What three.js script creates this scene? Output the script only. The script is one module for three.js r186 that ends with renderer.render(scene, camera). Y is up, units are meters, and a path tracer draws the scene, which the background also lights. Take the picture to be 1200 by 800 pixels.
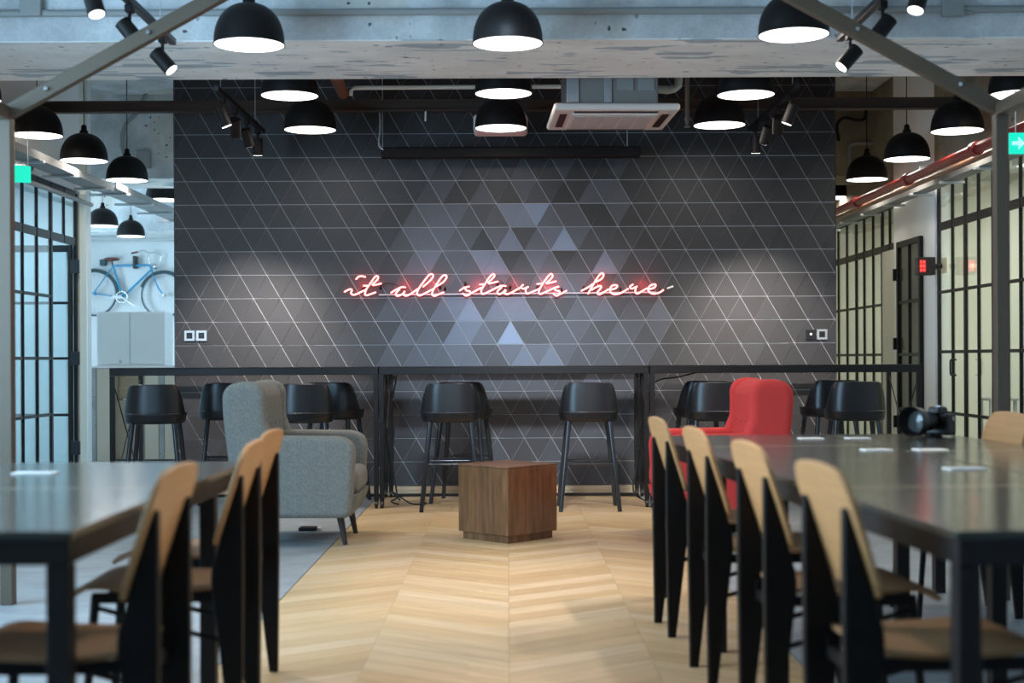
import * as THREE from 'three';
import { mergeGeometries } from 'three/addons/utils/BufferGeometryUtils.js';
import { RoundedBoxGeometry } from 'three/addons/geometries/RoundedBoxGeometry.js';
import { RectAreaLightUniformsLib } from 'three/addons/lights/RectAreaLightUniformsLib.js';

// ---------------------------------------------------------------- camera, sky, large lights, exposure
const scene = new THREE.Scene();
const FPX = 1667, CX = 595, CY = 420, EYE = 1.1, ROLL = 0.0047;   // focal length and principal point in photo pixels
const camera = new THREE.PerspectiveCamera(2 * Math.atan(400 / FPX) * 180 / Math.PI, 1.5, 0.1, 80);
camera.position.set(0, EYE, 0);
camera.rotation.z = -ROLL;
camera.setViewOffset(1200, 800, 600 - CX, 400 - CY, 1200, 800);
camera.focus = 11.2; camera.userData.fStop = 2.2;
scene.background = new THREE.Color(0.30, 0.42, 0.55);
const renderer = new THREE.WebGLRenderer();
renderer.toneMapping = THREE.LinearToneMapping;
renderer.toneMappingExposure = 1.2;
renderer.shadowMap.enabled = true;
RectAreaLightUniformsLib.init();

function areaLight(name, color, intensity, w, h, pos, target) {
  const l = new THREE.RectAreaLight(color, intensity, w, h);
  l.name = name; l.position.set(...pos); l.lookAt(...target); scene.add(l); return l;
}
// daylight entering through the tall windows in the left wall, nearer than the partition
areaLight('added_lobby_light', new THREE.Color(0.50, 0.78, 1.0), 9, 4.0, 2.1, [-7.38, 1.75, -17.5], [0, 1.75, -17.5]);  // added cool light for the lobby, set at an unseen window
const DAY = new THREE.Color(0.43, 0.72, 1.0);
areaLight('window_daylight', DAY, 13, 3.9, 2.1, [-3.78, 1.8, -4.2], [0, 1.8, -4.2]);

// ---------------------------------------------------------------- helpers
let seed = 7;
const rnd = () => { seed = (seed * 1664525 + 1013904223) >>> 0; return seed / 4294967296; };
const V = (x, y, z) => new THREE.Vector3(x, y, z);
function at(px, py, d) {                                      // photo pixel and distance to a point
  const dx = px - CX, dy = py - CY;
  return V((dx - ROLL * dy) / FPX * d, EYE - (dy + ROLL * dx) / FPX * d, -d);
}
const taken = {};
function numbered(n) { if (!(n in taken)) { taken[n] = 0; return n; } taken[n]++; return `${n}_${String(taken[n]).padStart(3, '0')}`; }
function uvBox(g) {                                            // uv in metres from the dominant normal
  const p = g.attributes.position, n = g.attributes.normal, uv = new Float32Array(p.count * 2);
  for (let i = 0; i < p.count; i++) {
    const ax = Math.abs(n.getX(i)), ay = Math.abs(n.getY(i)), az = Math.abs(n.getZ(i));
    const x = p.getX(i), y = p.getY(i), z = p.getZ(i);
    if (ax >= ay && ax >= az) { uv[2 * i] = z; uv[2 * i + 1] = y; }
    else if (ay >= az) { uv[2 * i] = x; uv[2 * i + 1] = z; }
    else { uv[2 * i] = x; uv[2 * i + 1] = y; }
  }
  g.setAttribute('uv', new THREE.BufferAttribute(uv, 2));
  return g;
}
const plainG = (g) => { const o = g.index ? g.toNonIndexed() : g; for (const k of Object.keys(o.attributes)) if (!['position', 'normal', 'uv'].includes(k)) o.deleteAttribute(k); return o; };
const merge = (a) => a.length === 1 ? a[0] : mergeGeometries(a.map(plainG));
function mesh(name, geos, mat, parent) {
  const m = new THREE.Mesh(uvBox(merge(Array.isArray(geos) ? geos : [geos])), mat);
  m.name = parent ? name : numbered(name);
  (parent || scene).add(m); return m;
}
function tag(o, label, category, group) { o.userData.label = label; o.userData.category = category; if (group) o.userData.group = group; return o; }
function thing(name, label, category, pos = [0, 0, 0], turn = 0, group) {
  const o = new THREE.Group(); o.name = numbered(name); o.position.set(...pos); o.rotation.y = turn; scene.add(o);
  return tag(o, label, category, group);
}
function struct(name, geos, mat) { const m = mesh(name, geos, mat); m.userData.kind = 'structure'; return m; }
function structGroup(name) { const g = new THREE.Group(); g.name = numbered(name); g.userData.kind = 'structure'; scene.add(g); return g; }
function dup(o, pos, turn, label) {
  const c = o.clone(); c.name = numbered(o.name.replace(/_\d{3}$/, '')); c.position.set(...pos); c.rotation.y = turn; c.userData = { ...o.userData };
  if (label) c.userData.label = label; scene.add(c); return c;
}
// geometry helpers: box from min to max, rounded box, cylinder between two points, tube through points
function bx(x0, x1, y0, y1, z0, z1) { const g = new THREE.BoxGeometry(x1 - x0, y1 - y0, z1 - z0); g.translate((x0 + x1) / 2, (y0 + y1) / 2, (z0 + z1) / 2); return g; }
function rb(x0, x1, y0, y1, z0, z1, r = 0.01, s = 2) { const g = new RoundedBoxGeometry(Math.abs(x1 - x0), Math.abs(y1 - y0), Math.abs(z1 - z0), s, r); g.translate((x0 + x1) / 2, (y0 + y1) / 2, (z0 + z1) / 2); return g; }
function cyl(a, b, r0, r1 = r0, seg = 12) {
  const d = b.clone().sub(a), g = new THREE.CylinderGeometry(r1, r0, d.length(), seg);
  g.applyQuaternion(new THREE.Quaternion().setFromUnitVectors(V(0, 1, 0), d.clone().normalize()));
  const m = a.clone().add(b).multiplyScalar(0.5); g.translate(m.x, m.y, m.z); return g;
}
function tube(pts, r, seg, rad = 8, tension = 0.5) { return new THREE.TubeGeometry(new THREE.CatmullRomCurve3(pts, false, 'catmullrom', tension), seg || pts.length * 6, r, rad, false); }
function sqbar(a, b, w, h = w, up = V(0, 1, 0)) {               // square bar between two points
  const d = b.clone().sub(a), L = d.length(), g = new RoundedBoxGeometry(w, h, L, 1, Math.min(w, h) * 0.12);
  g.applyMatrix4(new THREE.Matrix4().lookAt(a, b, up)); const m = a.clone().add(b).multiplyScalar(0.5); g.translate(m.x, m.y, m.z); return g;
}
function extr(shape, depth, bevel = 0, seg = 2) {
  const g = new THREE.ExtrudeGeometry(shape, { depth: depth - 2 * bevel, bevelEnabled: bevel > 0, bevelSize: bevel, bevelThickness: bevel, bevelOffset: -bevel, bevelSegments: seg, curveSegments: 12 });
  g.translate(0, 0, bevel); return g;
}
const lathe = (pts, seg = 32) => new THREE.LatheGeometry(pts.map((p) => new THREE.Vector2(p[0], p[1])), seg);

// ---------------------------------------------------------------- textures
function vnoise(P, s) {                                        // tileable value noise, period P
  const t = new Float32Array(P * P); let q = s >>> 0;
  for (let i = 0; i < t.length; i++) { q = (q * 1664525 + 1013904223) >>> 0; t[i] = q / 4294967296; }
  return (x, y) => {
    const xi = Math.floor(x), yi = Math.floor(y), fx = x - xi, fy = y - yi, u = fx * fx * (3 - 2 * fx), v = fy * fy * (3 - 2 * fy);
    const g = (a, b) => t[((b % P + P) % P) * P + ((a % P + P) % P)];
    return (g(xi, yi) * (1 - u) + g(xi + 1, yi) * u) * (1 - v) + (g(xi, yi + 1) * (1 - u) + g(xi + 1, yi + 1) * u) * v;
  };
}
const clamp = (x, a = 0, b = 1) => Math.min(b, Math.max(a, x));
const sst = (a, b, x) => { const t = clamp((x - a) / (b - a)); return t * t * (3 - 2 * t); };
function tex(N, f, srgb = true, rep = 1) {
  const d = new Uint8Array(N * N * 4);
  for (let j = 0; j < N; j++) for (let i = 0; i < N; i++) {
    const c = f(i / N, j / N), k = 4 * (j * N + i);
    const a = Array.isArray(c) ? c : [c, c, c];
    d[k] = clamp(a[0]) * 255; d[k + 1] = clamp(a[1]) * 255; d[k + 2] = clamp(a[2]) * 255; d[k + 3] = 255;
  }
  const t = new THREE.DataTexture(d, N, N); t.wrapS = t.wrapT = THREE.RepeatWrapping; t.magFilter = THREE.LinearFilter; t.minFilter = THREE.LinearFilter;
  if (srgb) t.colorSpace = THREE.SRGBColorSpace; t.repeat.set(...(Array.isArray(rep) ? rep : [rep, rep])); t.needsUpdate = true; return t;
}
const n8 = vnoise(8, 11), n16 = vnoise(16, 23), n32 = vnoise(32, 37), n64 = vnoise(64, 53), n128 = vnoise(128, 71), n256 = vnoise(256, 97);
const fbm = (u, v) => n8(u * 8, v * 8) * 0.4 + n16(u * 16, v * 16) * 0.25 + n32(u * 32, v * 32) * 0.18 + n64(u * 64, v * 64) * 0.1 + n128(u * 128, v * 128) * 0.07;
// wood grain runs along u
const grain = (u, v) => 0.45 * n32(u * 4 , v * 32 ) + 0.3 * n64(u * 8, v * 64) + 0.25 * n256(u * 16, v * 256);
const texGrain = tex(512, (u, v) => 0.80 + 0.22 * grain(u, v), true, [0.8, 1.6]);
const texPly = tex(512, (u, v) => 0.90 + 0.10 * (0.5 * n64(u * 2, v * 64) + 0.5 * n256(u * 8, v * 256)), true, [0.8, 1.6]);
const texDarkWood = tex(512, (u, v) => { const g = grain(v, u), b = n8(u * 8, 0.5); return [0.62 + 0.4 * g + 0.16 * (b - 0.5), 0.60 + 0.4 * g + 0.14 * (b - 0.5), 0.58 + 0.42 * g + 0.1 * (b - 0.5)]; }, true, [1.4, 1.4]);
const texScreed = tex(512, (u, v) => { const m = fbm(u, v), s = n128(u * 8, v * 128); return [0.80 + 0.22 * (m - 0.5) + 0.07 * (s - 0.5), 0.81 + 0.22 * (m - 0.5) + 0.07 * (s - 0.5), 0.82 + 0.22 * (m - 0.5) + 0.07 * (s - 0.5)]; }, true, [0.5, 0.5]);
// painted concrete: pale coat worn through to blue-grey patches, small pits
const texBeamUnder = tex(1024, (u, v) => {
  const m = fbm(u, v), p = sst(0.66, 0.72, n16(u * 12, v * 16) * 0.55 + n64(u * 24, v * 64) * 0.45 + 0.05 * n128(u * 128, v * 128));
  const pit = sst(0.92, 0.95, n128(u * 60, v * 128));
  const c = [0.96, 0.955, 0.94], d = [0.70, 0.75, 0.78], e = [0.30, 0.30, 0.30], w = 0.93 + 0.22 * (m - 0.3);
  return c.map((x, i) => (x * (1 - p) + d[i] * p) * (1 - pit * 0.7) * w + e[i] * pit * 0.7 * w);
}, true, [0.22, 0.45]);
const texConcrete = tex(1024, (u, v) => {
  const m = fbm(u, v), f = n256(u * 256, v * 256), pit = sst(0.88, 0.92, n64(u * 64, v * 64)) * sst(0.5, 0.7, n8(u * 8, v * 8)), st = sst(0.62, 0.8, n8(u * 8, v * 8));
  const w = 0.72 + 0.42 * m + 0.05 * f;
  return [w * (1 - 0.05 * st), w * (1 - 0.08 * st), w * (1 - 0.12 * st)].map((x) => x * (1 - 0.6 * pit));
}, true, [0.4, 0.4]);
const texFabric = tex(256, (u, v) => { const w = 0.5 + 0.25 * Math.sin(u * 2 * Math.PI * 64) + 0.25 * Math.sin(v * 2 * Math.PI * 64); return 0.76 + 0.10 * w + 0.07 * (n16(u * 16, v * 16) - 0.5) + 0.12 * (n32(u * 32, v * 32) - 0.5); }, true, 6);
const bumpFine = tex(256, (u, v) => n128(u * 128, v * 128), false, 6);
const bumpCon = tex(512, (u, v) => fbm(u, v) * 0.8 + 0.2 * n256(u * 256, v * 256), false, 0.7);

// ---------------------------------------------------------------- materials
const C = (r, g, b) => new THREE.Color(r, g, b);               // linear
const std = (c, rough, o = {}) => new THREE.MeshStandardMaterial({ color: c, roughness: rough, ...o });
const M = {
  black: std(C(0.007, 0.007, 0.0075), 0.4), blackMatte: new THREE.MeshPhysicalMaterial({ color: C(0.008, 0.006, 0.0055), roughness: 0.55, specularIntensity: 0.35 }), steel: new THREE.MeshPhysicalMaterial({ color: C(0.012, 0.011, 0.011), roughness: 0.4, specularIntensity: 0.5 }),
  frameSteel: std(C(0.10, 0.074, 0.049), 0.5, { metalness: 0.25 }), chrome: std(C(0.7, 0.7, 0.7), 0.2, { metalness: 1 }), galv: std(C(0.5, 0.52, 0.54), 0.4, { metalness: 0.7 }),
  rust: std(C(0.055, 0.035, 0.026), 0.7, { bumpMap: bumpFine, bumpScale: 0.002 }), white: std(C(0.8, 0.8, 0.78), 0.6), wallWhite: std(C(0.78, 0.79, 0.78), 0.8, { bumpMap: bumpFine, bumpScale: 0.0008 }),
  wallCream: std(C(0.70, 0.68, 0.58), 0.8), beige: std(C(0.62, 0.54, 0.42), 0.7), brownPanel: std(C(0.34, 0.26, 0.18), 0.6), greyPost: std(C(0.42, 0.43, 0.42), 0.8, { map: texConcrete }),
  concrete: std(C(0.62, 0.63, 0.63), 0.85, { map: texConcrete, bumpMap: bumpCon, bumpScale: 0.006 }), beamUnder: std(C(0.90, 0.91, 0.90), 0.8, { map: texBeamUnder, bumpMap: bumpCon, bumpScale: 0.006 }),
  screed: std(C(0.47, 0.49, 0.49), 0.5, { map: texScreed }), joint: std(C(0.20, 0.145, 0.09), 0.9), slab: std(C(0.3, 0.3, 0.3), 0.9),
  ply: std(C(0.54, 0.275, 0.11), 0.45, { map: texPly }), plyShaded: std(C(0.34, 0.175, 0.075), 0.55, { map: texPly }), cube: std(C(0.30, 0.155, 0.072), 0.3, { map: texDarkWood }),
  skirting: std(C(0.60, 0.46, 0.30), 0.5, { map: texGrain }), table: std(C(0.050, 0.052, 0.043), 0.14, { bumpMap: bumpFine, bumpScale: 0.00006 }), tableEdge: new THREE.MeshPhysicalMaterial({ color: C(0.016, 0.012, 0.011), roughness: 0.5, specularIntensity: 0.5 }), strip: std(C(0.62, 0.54, 0.34), 0.4),
  grey: std(C(0.285, 0.285, 0.255), 0.95, { map: texFabric, bumpMap: texFabric, bumpScale: 0.002 }), red: std(C(0.60, 0.04, 0.034), 0.9, { bumpMap: texFabric, bumpScale: 0.001 }),
  legWood: std(C(0.03, 0.022, 0.022), 0.3), stool: std(C(0.007, 0.007, 0.008), 0.33), stoolLeg: std(C(0.02, 0.022, 0.026), 0.18),
  lampOut: new THREE.MeshPhysicalMaterial({ color: C(0.007, 0.006, 0.006), roughness: 0.5, specularIntensity: 0.45 }), lampIn: std(C(0.75, 0.75, 0.74), 0.6), lampGlow: std(C(0.9, 0.9, 0.9), 0.5, { emissive: C(1.0, 0.96, 0.92), emissiveIntensity: 2.6 }),
  spotGlow: std(C(0.9, 0.9, 0.9), 0.5, { emissive: C(1.0, 0.93, 0.88), emissiveIntensity: 3.0 }),
  glass: new THREE.MeshPhysicalMaterial({ color: C(0.93, 0.97, 0.97), roughness: 0.02, transmission: 1, thickness: 0, ior: 1.5 }),
  darkGlass: std(C(0.05, 0.055, 0.05), 0.15), redPipe: std(C(0.20, 0.014, 0.011), 0.4), brownPipe: std(C(0.22, 0.11, 0.06), 0.45, { metalness: 0.2 }), acBody: std(C(0.22, 0.20, 0.185), 0.6), acPanel: std(C(0.62, 0.55, 0.50), 0.55), acGrille: std(C(0.42, 0.41, 0.40), 0.6),
  duct: std(C(0.26, 0.27, 0.26), 0.6), neon: std(C(0.9, 0.3, 0.3), 0.4, { emissive: C(1.0, 0.17, 0.15), emissiveIntensity: 5 }), neonOff: std(C(0.62, 0.6, 0.55), 0.4), acrylic: std(C(0.5, 0.5, 0.55), 0.25),
  exit: std(C(0.02, 0.3, 0.22), 0.5, { emissive: C(0.0, 0.62, 0.42), emissiveIntensity: 1.0 }), exitMark: std(C(0.6, 0.8, 0.75), 0.5, { emissive: C(0.25, 0.9, 0.7), emissiveIntensity: 1.0 }),
  led: std(C(0.3, 0.02, 0.02), 0.5, { emissive: C(1.0, 0.06, 0.05), emissiveIntensity: 1.2 }), note: std(C(0.66, 0.66, 0.46), 0.8), bikeBlue: std(C(0.02, 0.30, 0.52), 0.35), brownLeather: std(C(0.16, 0.05, 0.035), 0.6), rubber: std(C(0.05, 0.09, 0.10), 0.8),
  panel: std(C(0.9, 0.9, 0.9), 0.5, { emissive: C(1, 1, 0.95), emissiveIntensity: 2 }),
};
M.shadedConcrete = std(C(0.26, 0.225, 0.155), 0.9, { map: texConcrete, bumpMap: bumpCon, bumpScale: 0.006 });  // concrete colour darkened to stand in for the dim light of this passage

// ---------------------------------------------------------------- setting: floor
const WD = 11.46;                                              // distance of the tiled wall
const floor = struct('floor', bx(-8, 8, -0.2, -0.012, -22.4, 3.4), M.joint);
mesh('screed', bx(-8, -1.052, -0.012, 0, -22.4, 3.4), M.screed, floor);
mesh('screed', bx(1.052, 8, -0.012, 0, -22.4, 3.4), M.screed, floor);
mesh('screed', bx(-1.052, 1.052, -0.012, 0, -2.9, 3.4), M.screed, floor);
{ // chevron oak boards, four columns
  const W = 0.5225, S = 0.375, B = 0.16, gap = 0.0006;
  const tones = [[0.61, 0.42, 0.22], [0.65, 0.465, 0.26], [0.575, 0.39, 0.195], [0.68, 0.50, 0.30], [0.62, 0.445, 0.25], [0.555, 0.375, 0.19], [0.66, 0.48, 0.275], [0.63, 0.435, 0.23]];
  const mats = tones.map((t) => std(C(...t), 0.42, { map: texGrain }));
  const geo = (dir, off) => {
    const y = 0, t = -0.011, x0 = gap, x1 = W - gap, s = dir > 0 ? S : -S;
    const c = [[x0, -gap], [x1, -gap - s], [x1, -B + gap - s], [x0, -B + gap]];
    const P = [], N = [], U = [], L = Math.hypot(W, S);
    const uvOf = ([x, z]) => { const ux = W / L, uz = -s / L; return [x * ux + z * uz + off, -x * uz * 1 + z * ux + off * 3.1]; };
    const quad = (a, b, cc, d, n) => { for (const q of [a, b, cc, a, cc, d]) { P.push(q[0], q[2], q[1]); N.push(...n); U.push(...uvOf(q)); } };
    const tp = c.map(([x, z]) => [x, z, y]), bt = c.map(([x, z]) => [x, z, t]);
    quad(tp[0], tp[1], tp[2], tp[3], [0, 1, 0]);
    for (let i = 0; i < 4; i++) { const j = (i + 1) % 4, nx = c[j][1] - c[i][1], nz = -(c[j][0] - c[i][0]), l = Math.hypot(nx, nz) || 1; quad(tp[i], bt[i], bt[j], tp[j], [-nx / l, 0, -nz / l]); }
    const g = new THREE.BufferGeometry();
    g.setAttribute('position', new THREE.Float32BufferAttribute(P, 3)); g.setAttribute('normal', new THREE.Float32BufferAttribute(N, 3)); g.setAttribute('uv', new THREE.Float32BufferAttribute(U, 2));
    return g;
  };
  const geos = { '1': [0, 0.37, 0.71].map((o) => geo(1, o)), '-1': [0.1, 0.47, 0.81].map((o) => geo(-1, o)) };
  for (let c = 0; c < 4; c++) {
    const dir = c % 2 ? -1 : 1;
    for (let z = dir > 0 ? -2.9 : -2.9 - S; z > -WD - 0.05 + (dir > 0 ? S : 0); z -= B) {
      const m = new THREE.Mesh(geos[dir][Math.floor(rnd() * 3)], mats[Math.floor(rnd() * 8)]);
      m.name = 'plank'; m.position.set(-1.045 + c * W, 0, z); floor.add(m);
    }
  }
}

// ---------------------------------------------------------------- setting: walls, ceiling, beams
const CEIL = 3.75, XL = -3.8, XR = 3.65;
struct('ceiling', bx(-8, 8, CEIL, CEIL + 0.2, -22.4, 3.4), M.concrete);
const beamB = 2.912;
function beam(d0, d1, x0, x1, face = M.concrete, under = M.beamUnder) {
  const g = structGroup('trim_1');
  mesh('beam_face', bx(x0, x1, beamB + 0.006, CEIL, -d1, -d0), face, g);
  mesh('beam_underside', bx(x0, x1, beamB, beamB + 0.006, -d1, -d0), under, g);
  return g;
}
beam(8.1, 9.2, XL, XR); beam(14.2, 15.0, -7.5, -2.75); beam(14.2, 15.0, 2.75, XR, M.shadedConcrete, M.shadedConcrete); beam(20.0, 21.7, -7.5, -2.75);
// tiled feature wall
const FX0 = -2.68, FX1 = 2.646, TB = 0.083;
const featureWall = struct('wall_back', bx(FX0, FX1, TB, CEIL, -WD - 0.15, -WD - 0.005), std(C(0.36, 0.36, 0.37), 0.6));
mesh('wall_edge', bx(FX0 - 0.004, FX0, TB, CEIL, -WD - 0.15, -WD), M.blackMatte, featureWall);
mesh('wall_edge', bx(FX1, FX1 + 0.004, TB, CEIL, -WD - 0.15, -WD), M.blackMatte, featureWall);
struct('baseboard_back', bx(FX0, FX1, 0, TB - 0.006, -WD - 0.15, -WD + 0.004), M.skirting);
{
  const S = 0.2179, RH = S * Math.sqrt(3) / 2, PH = [-0.0863, 0.0227];
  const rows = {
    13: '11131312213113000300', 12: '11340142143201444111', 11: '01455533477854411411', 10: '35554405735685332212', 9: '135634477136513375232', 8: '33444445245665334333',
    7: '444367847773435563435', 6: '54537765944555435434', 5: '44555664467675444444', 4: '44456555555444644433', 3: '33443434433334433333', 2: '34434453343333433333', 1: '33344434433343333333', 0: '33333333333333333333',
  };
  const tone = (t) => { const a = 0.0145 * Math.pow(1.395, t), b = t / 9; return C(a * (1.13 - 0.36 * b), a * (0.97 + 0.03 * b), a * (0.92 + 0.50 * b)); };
  const inset = (p, offs) => {                                  // move each edge i (p[i] to p[i+1]) inwards by offs[i]
    const c = [(p[0][0] + p[1][0] + p[2][0]) / 3, (p[0][1] + p[1][1] + p[2][1]) / 3];
    const L = p.map((a, i) => { const b = p[(i + 1) % 3]; let nx = b[1] - a[1], ny = a[0] - b[0]; const l = Math.hypot(nx, ny); nx /= l; ny /= l; if ((c[0] - a[0]) * nx + (c[1] - a[1]) * ny < 0) { nx = -nx; ny = -ny; } return [nx, ny, nx * a[0] + ny * a[1] + offs[i]]; });
    return p.map((_, i) => { const A = L[(i + 2) % 3], B = L[i], D = A[0] * B[1] - A[1] * B[0]; return [(A[2] * B[1] - A[1] * B[2]) / D, (A[0] * B[2] - A[2] * B[0]) / D]; });
  };
  const clipX = (poly, k, keepLess) => { const o = []; poly.forEach((a, i) => { const b = poly[(i + 1) % poly.length], ia = keepLess ? a[0] <= k : a[0] >= k, ib = keepLess ? b[0] <= k : b[0] >= k; if (ia) o.push(a); if (ia !== ib) { const t = (k - a[0]) / (b[0] - a[0]); o.push([k, a[1] + t * (b[1] - a[1])]); } }); return o; };
  const prism = (poly, d) => {
    const P = [], N = []; let area = 0; poly.forEach((a, i) => { const b = poly[(i + 1) % poly.length]; area += a[0] * b[1] - b[0] * a[1]; }); if (area < 0) poly = poly.slice().reverse();
    for (let i = 1; i < poly.length - 1; i++) for (const q of [poly[0], poly[i], poly[i + 1]]) { P.push(q[0], q[1], d); N.push(0, 0, 1); }
    poly.forEach((a, i) => { const b = poly[(i + 1) % poly.length], l = Math.hypot(b[0] - a[0], b[1] - a[1]) || 1, n = [(b[1] - a[1]) / l, -(b[0] - a[0]) / l, 0]; for (const q of [[...a, d], [...a, 0], [...b, 0], [...a, d], [...b, 0], [...b, d]]) { P.push(...q); N.push(...n); } });
    const g = new THREE.BufferGeometry(); g.setAttribute('position', new THREE.Float32BufferAttribute(P, 3)); g.setAttribute('normal', new THREE.Float32BufferAttribute(N, 3)); return g;
  };
  const G = 0.0028, g2 = 0.0011, cut = 0.0001;
  const up = inset([[0, 0], [S, 0], [S / 2, RH]], [G, G, g2]);        // edges: bottom, backslash side, slash side
  const dn = inset([[0, RH], [S / 2, 0], [S, RH]], [G, g2, G]);
  const upG = uvBox(prism(up, 0.004)), dnG = uvBox(prism(dn, 0.004));
  const cache = {}; const matOf = (t) => cache[t.toFixed(1)] ||= std(tone(t), 0.5);
  const rest = [];
  for (let r = 0; r * RH + TB < CEIL - 0.02; r++) {
    const even = (r + 1) % 2 === 0, x0 = PH[even ? 0 : 1], y0 = TB + r * RH;
    for (let n = -16; n < 16; n++) for (const k of [0, 1]) {          // k 0: up tile with its apex at node n, k 1: down tile from node n
      const X = x0 + n * S - (k ? 0 : S / 2), i = (n + 4) * 2 + k, row = rows[r];
      let t = row && i >= 0 && i < row.length ? +row[i] : (r > 12 ? 0.5 : r > 9 ? 1.4 : 2.2) + Math.round((rnd() - 0.5) * 1.6 * 5) / 10;  // plain side tiles get darker tones higher up, imitating weaker light there
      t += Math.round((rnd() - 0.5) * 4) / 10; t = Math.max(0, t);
      const whole = X > FX0 && X + S < FX1 && y0 + RH < CEIL;
      if (whole && r >= 3 && r <= 13 && n >= -6 && n <= 7) {
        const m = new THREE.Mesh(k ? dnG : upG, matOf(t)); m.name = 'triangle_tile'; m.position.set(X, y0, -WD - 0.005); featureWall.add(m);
      } else {
        let p = (k ? dn : up).map(([a, b]) => [a + X, b + y0]); p = clipX(clipX(p, FX1 - 0.003, true), FX0 + 0.003, false); p = p.map(([a, b]) => [a, Math.min(b, CEIL)]);
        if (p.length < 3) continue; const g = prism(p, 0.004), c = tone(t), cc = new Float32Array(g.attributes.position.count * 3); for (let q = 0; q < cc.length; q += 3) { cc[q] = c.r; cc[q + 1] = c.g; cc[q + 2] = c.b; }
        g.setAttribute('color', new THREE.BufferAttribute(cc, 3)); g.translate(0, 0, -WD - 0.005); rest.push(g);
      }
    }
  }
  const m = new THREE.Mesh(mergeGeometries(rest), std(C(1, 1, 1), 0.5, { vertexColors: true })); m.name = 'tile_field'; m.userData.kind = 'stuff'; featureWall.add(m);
}
// side walls: solid upper parts and stretches, openings filled by glazed partitions
const T = 0.12;
const wl = structGroup('wall_left');
for (const [y0, y1, z0, z1] of [[0, CEIL, -9.6, -6.2], [0, CEIL, -2.2, 3.2], [0, 0.7, -6.2, -2.2], [2.9, CEIL, -6.2, -2.2]]) mesh('wall_panel', bx(XL - T, XL, y0, y1, z0, z1), M.wallWhite, wl); mesh('wall_panel', bx(XL - T, XL, 2.6, CEIL, -12.64, -9.6), M.wallWhite, wl);
mesh('wall_panel', bx(XL - T, XL, 0, CEIL, -12.84, -12.64), M.wallCream, wl); mesh('room_end_wall', bx(-7.4, XL - T, 0, CEIL, -13.4, -13.28), M.wallWhite, wl);
for (const [y0, y1, z0, z1] of [[0, CEIL, -22.2, -19.6], [0, CEIL, -15.4, -8.4], [0, 0.6, -19.6, -15.4], [2.85, CEIL, -19.6, -15.4]]) mesh('room_side_wall', bx(-7.5, -7.4, y0, y1, z0, z1), M.wallWhite, wl); mesh('room_front_wall', bx(-7.4, XL - T, 0, CEIL, -8.5, -8.4), M.wallWhite, wl); mesh('room_ceiling', bx(-7.4, XL - T, 2.75, 2.8, -13.28, -8.5), M.wallWhite, wl);
const wr = structGroup('wall_right');
mesh('wall_panel', bx(XR, XR + T, 0, CEIL, -9.3, 3.2), M.wallWhite, wr); mesh('wall_panel', bx(XR, XR + T, 2.62, CEIL, -12.14, -9.3), M.shadedConcrete, wr);
mesh('wall_panel', bx(XR, XR + T, 0, CEIL, -13.43, -12.14), M.wallWhite, wr); mesh('wall_panel', bx(XR, XR + T, 2.57, CEIL, -16.4, -13.43), M.shadedConcrete, wr); mesh('wall_panel', bx(XR + 0.02, XR + T, 0, 2.12, -13.95, -13.43), M.wallCream, wr);
mesh('room_end_wall', bx(XR + T, 7, 0, CEIL, -12.9, -12.8), M.wallCream, wr); mesh('room_end_wall', bx(2.65, 7, 0, CEIL, -16.5, -16.4), M.wallCream, wr); mesh('room_side_wall', bx(7, 7.1, 0, CEIL, -16.5, -8), M.wallCream, wr); mesh('room_front_wall', bx(XR + T, 7, 0, CEIL, -8.1, -8), M.wallCream, wr);
mesh('room_ceiling', bx(XR + T, 7, 2.75, 2.8, -16.4, -8.1), M.wallWhite, wr);
struct('wall_front', bx(-3.92, 3.77, 0, CEIL, 3.2, 3.4), M.wallWhite);
struct('wall_core', [bx(FX0, FX0 + 0.1, 0, CEIL, -21.75, -WD - 0.15), bx(FX1 - 0.1, FX1, 0, CEIL, -16.5, -WD - 0.15)], M.wallWhite);
struct('wall_far', bx(-7.5, FX0 + 0.1, 0, CEIL, -21.87, -21.75), M.wallWhite);
{ const w = structGroup('added_window_5'); for (let k = 0; k <= 3; k++) mesh('mullion', bx(-7.48, -7.42, 0.6, 2.85, -19.58 + k * 1.38, -19.54 + k * 1.38), M.black, w); for (let k = 0; k < 3; k++) mesh('pane', bx(-7.453, -7.447, 0.6, 2.85, -19.54 + k * 1.38, -18.2 + k * 1.38), M.glass, w); }  // unseen window added to bring cool light into the lobby from the side
{ const w = structGroup('window_4'), c = XL - 0.07; for (let k = 0; k <= 4; k++) mesh('mullion', bx(c - 0.03, c + 0.03, 0.7, 2.9, -2.2 - k * 1.0 - (k === 4 ? 0 : 0.04), -2.2 - k * 1.0 + (k === 4 ? 0.04 : 0)), M.black, w); for (let k = 0; k < 4; k++) mesh('pane', bx(c - 0.003, c + 0.003, 0.7, 2.9, -3.2 - k, -2.24 - k), M.glass, w); }

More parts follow.
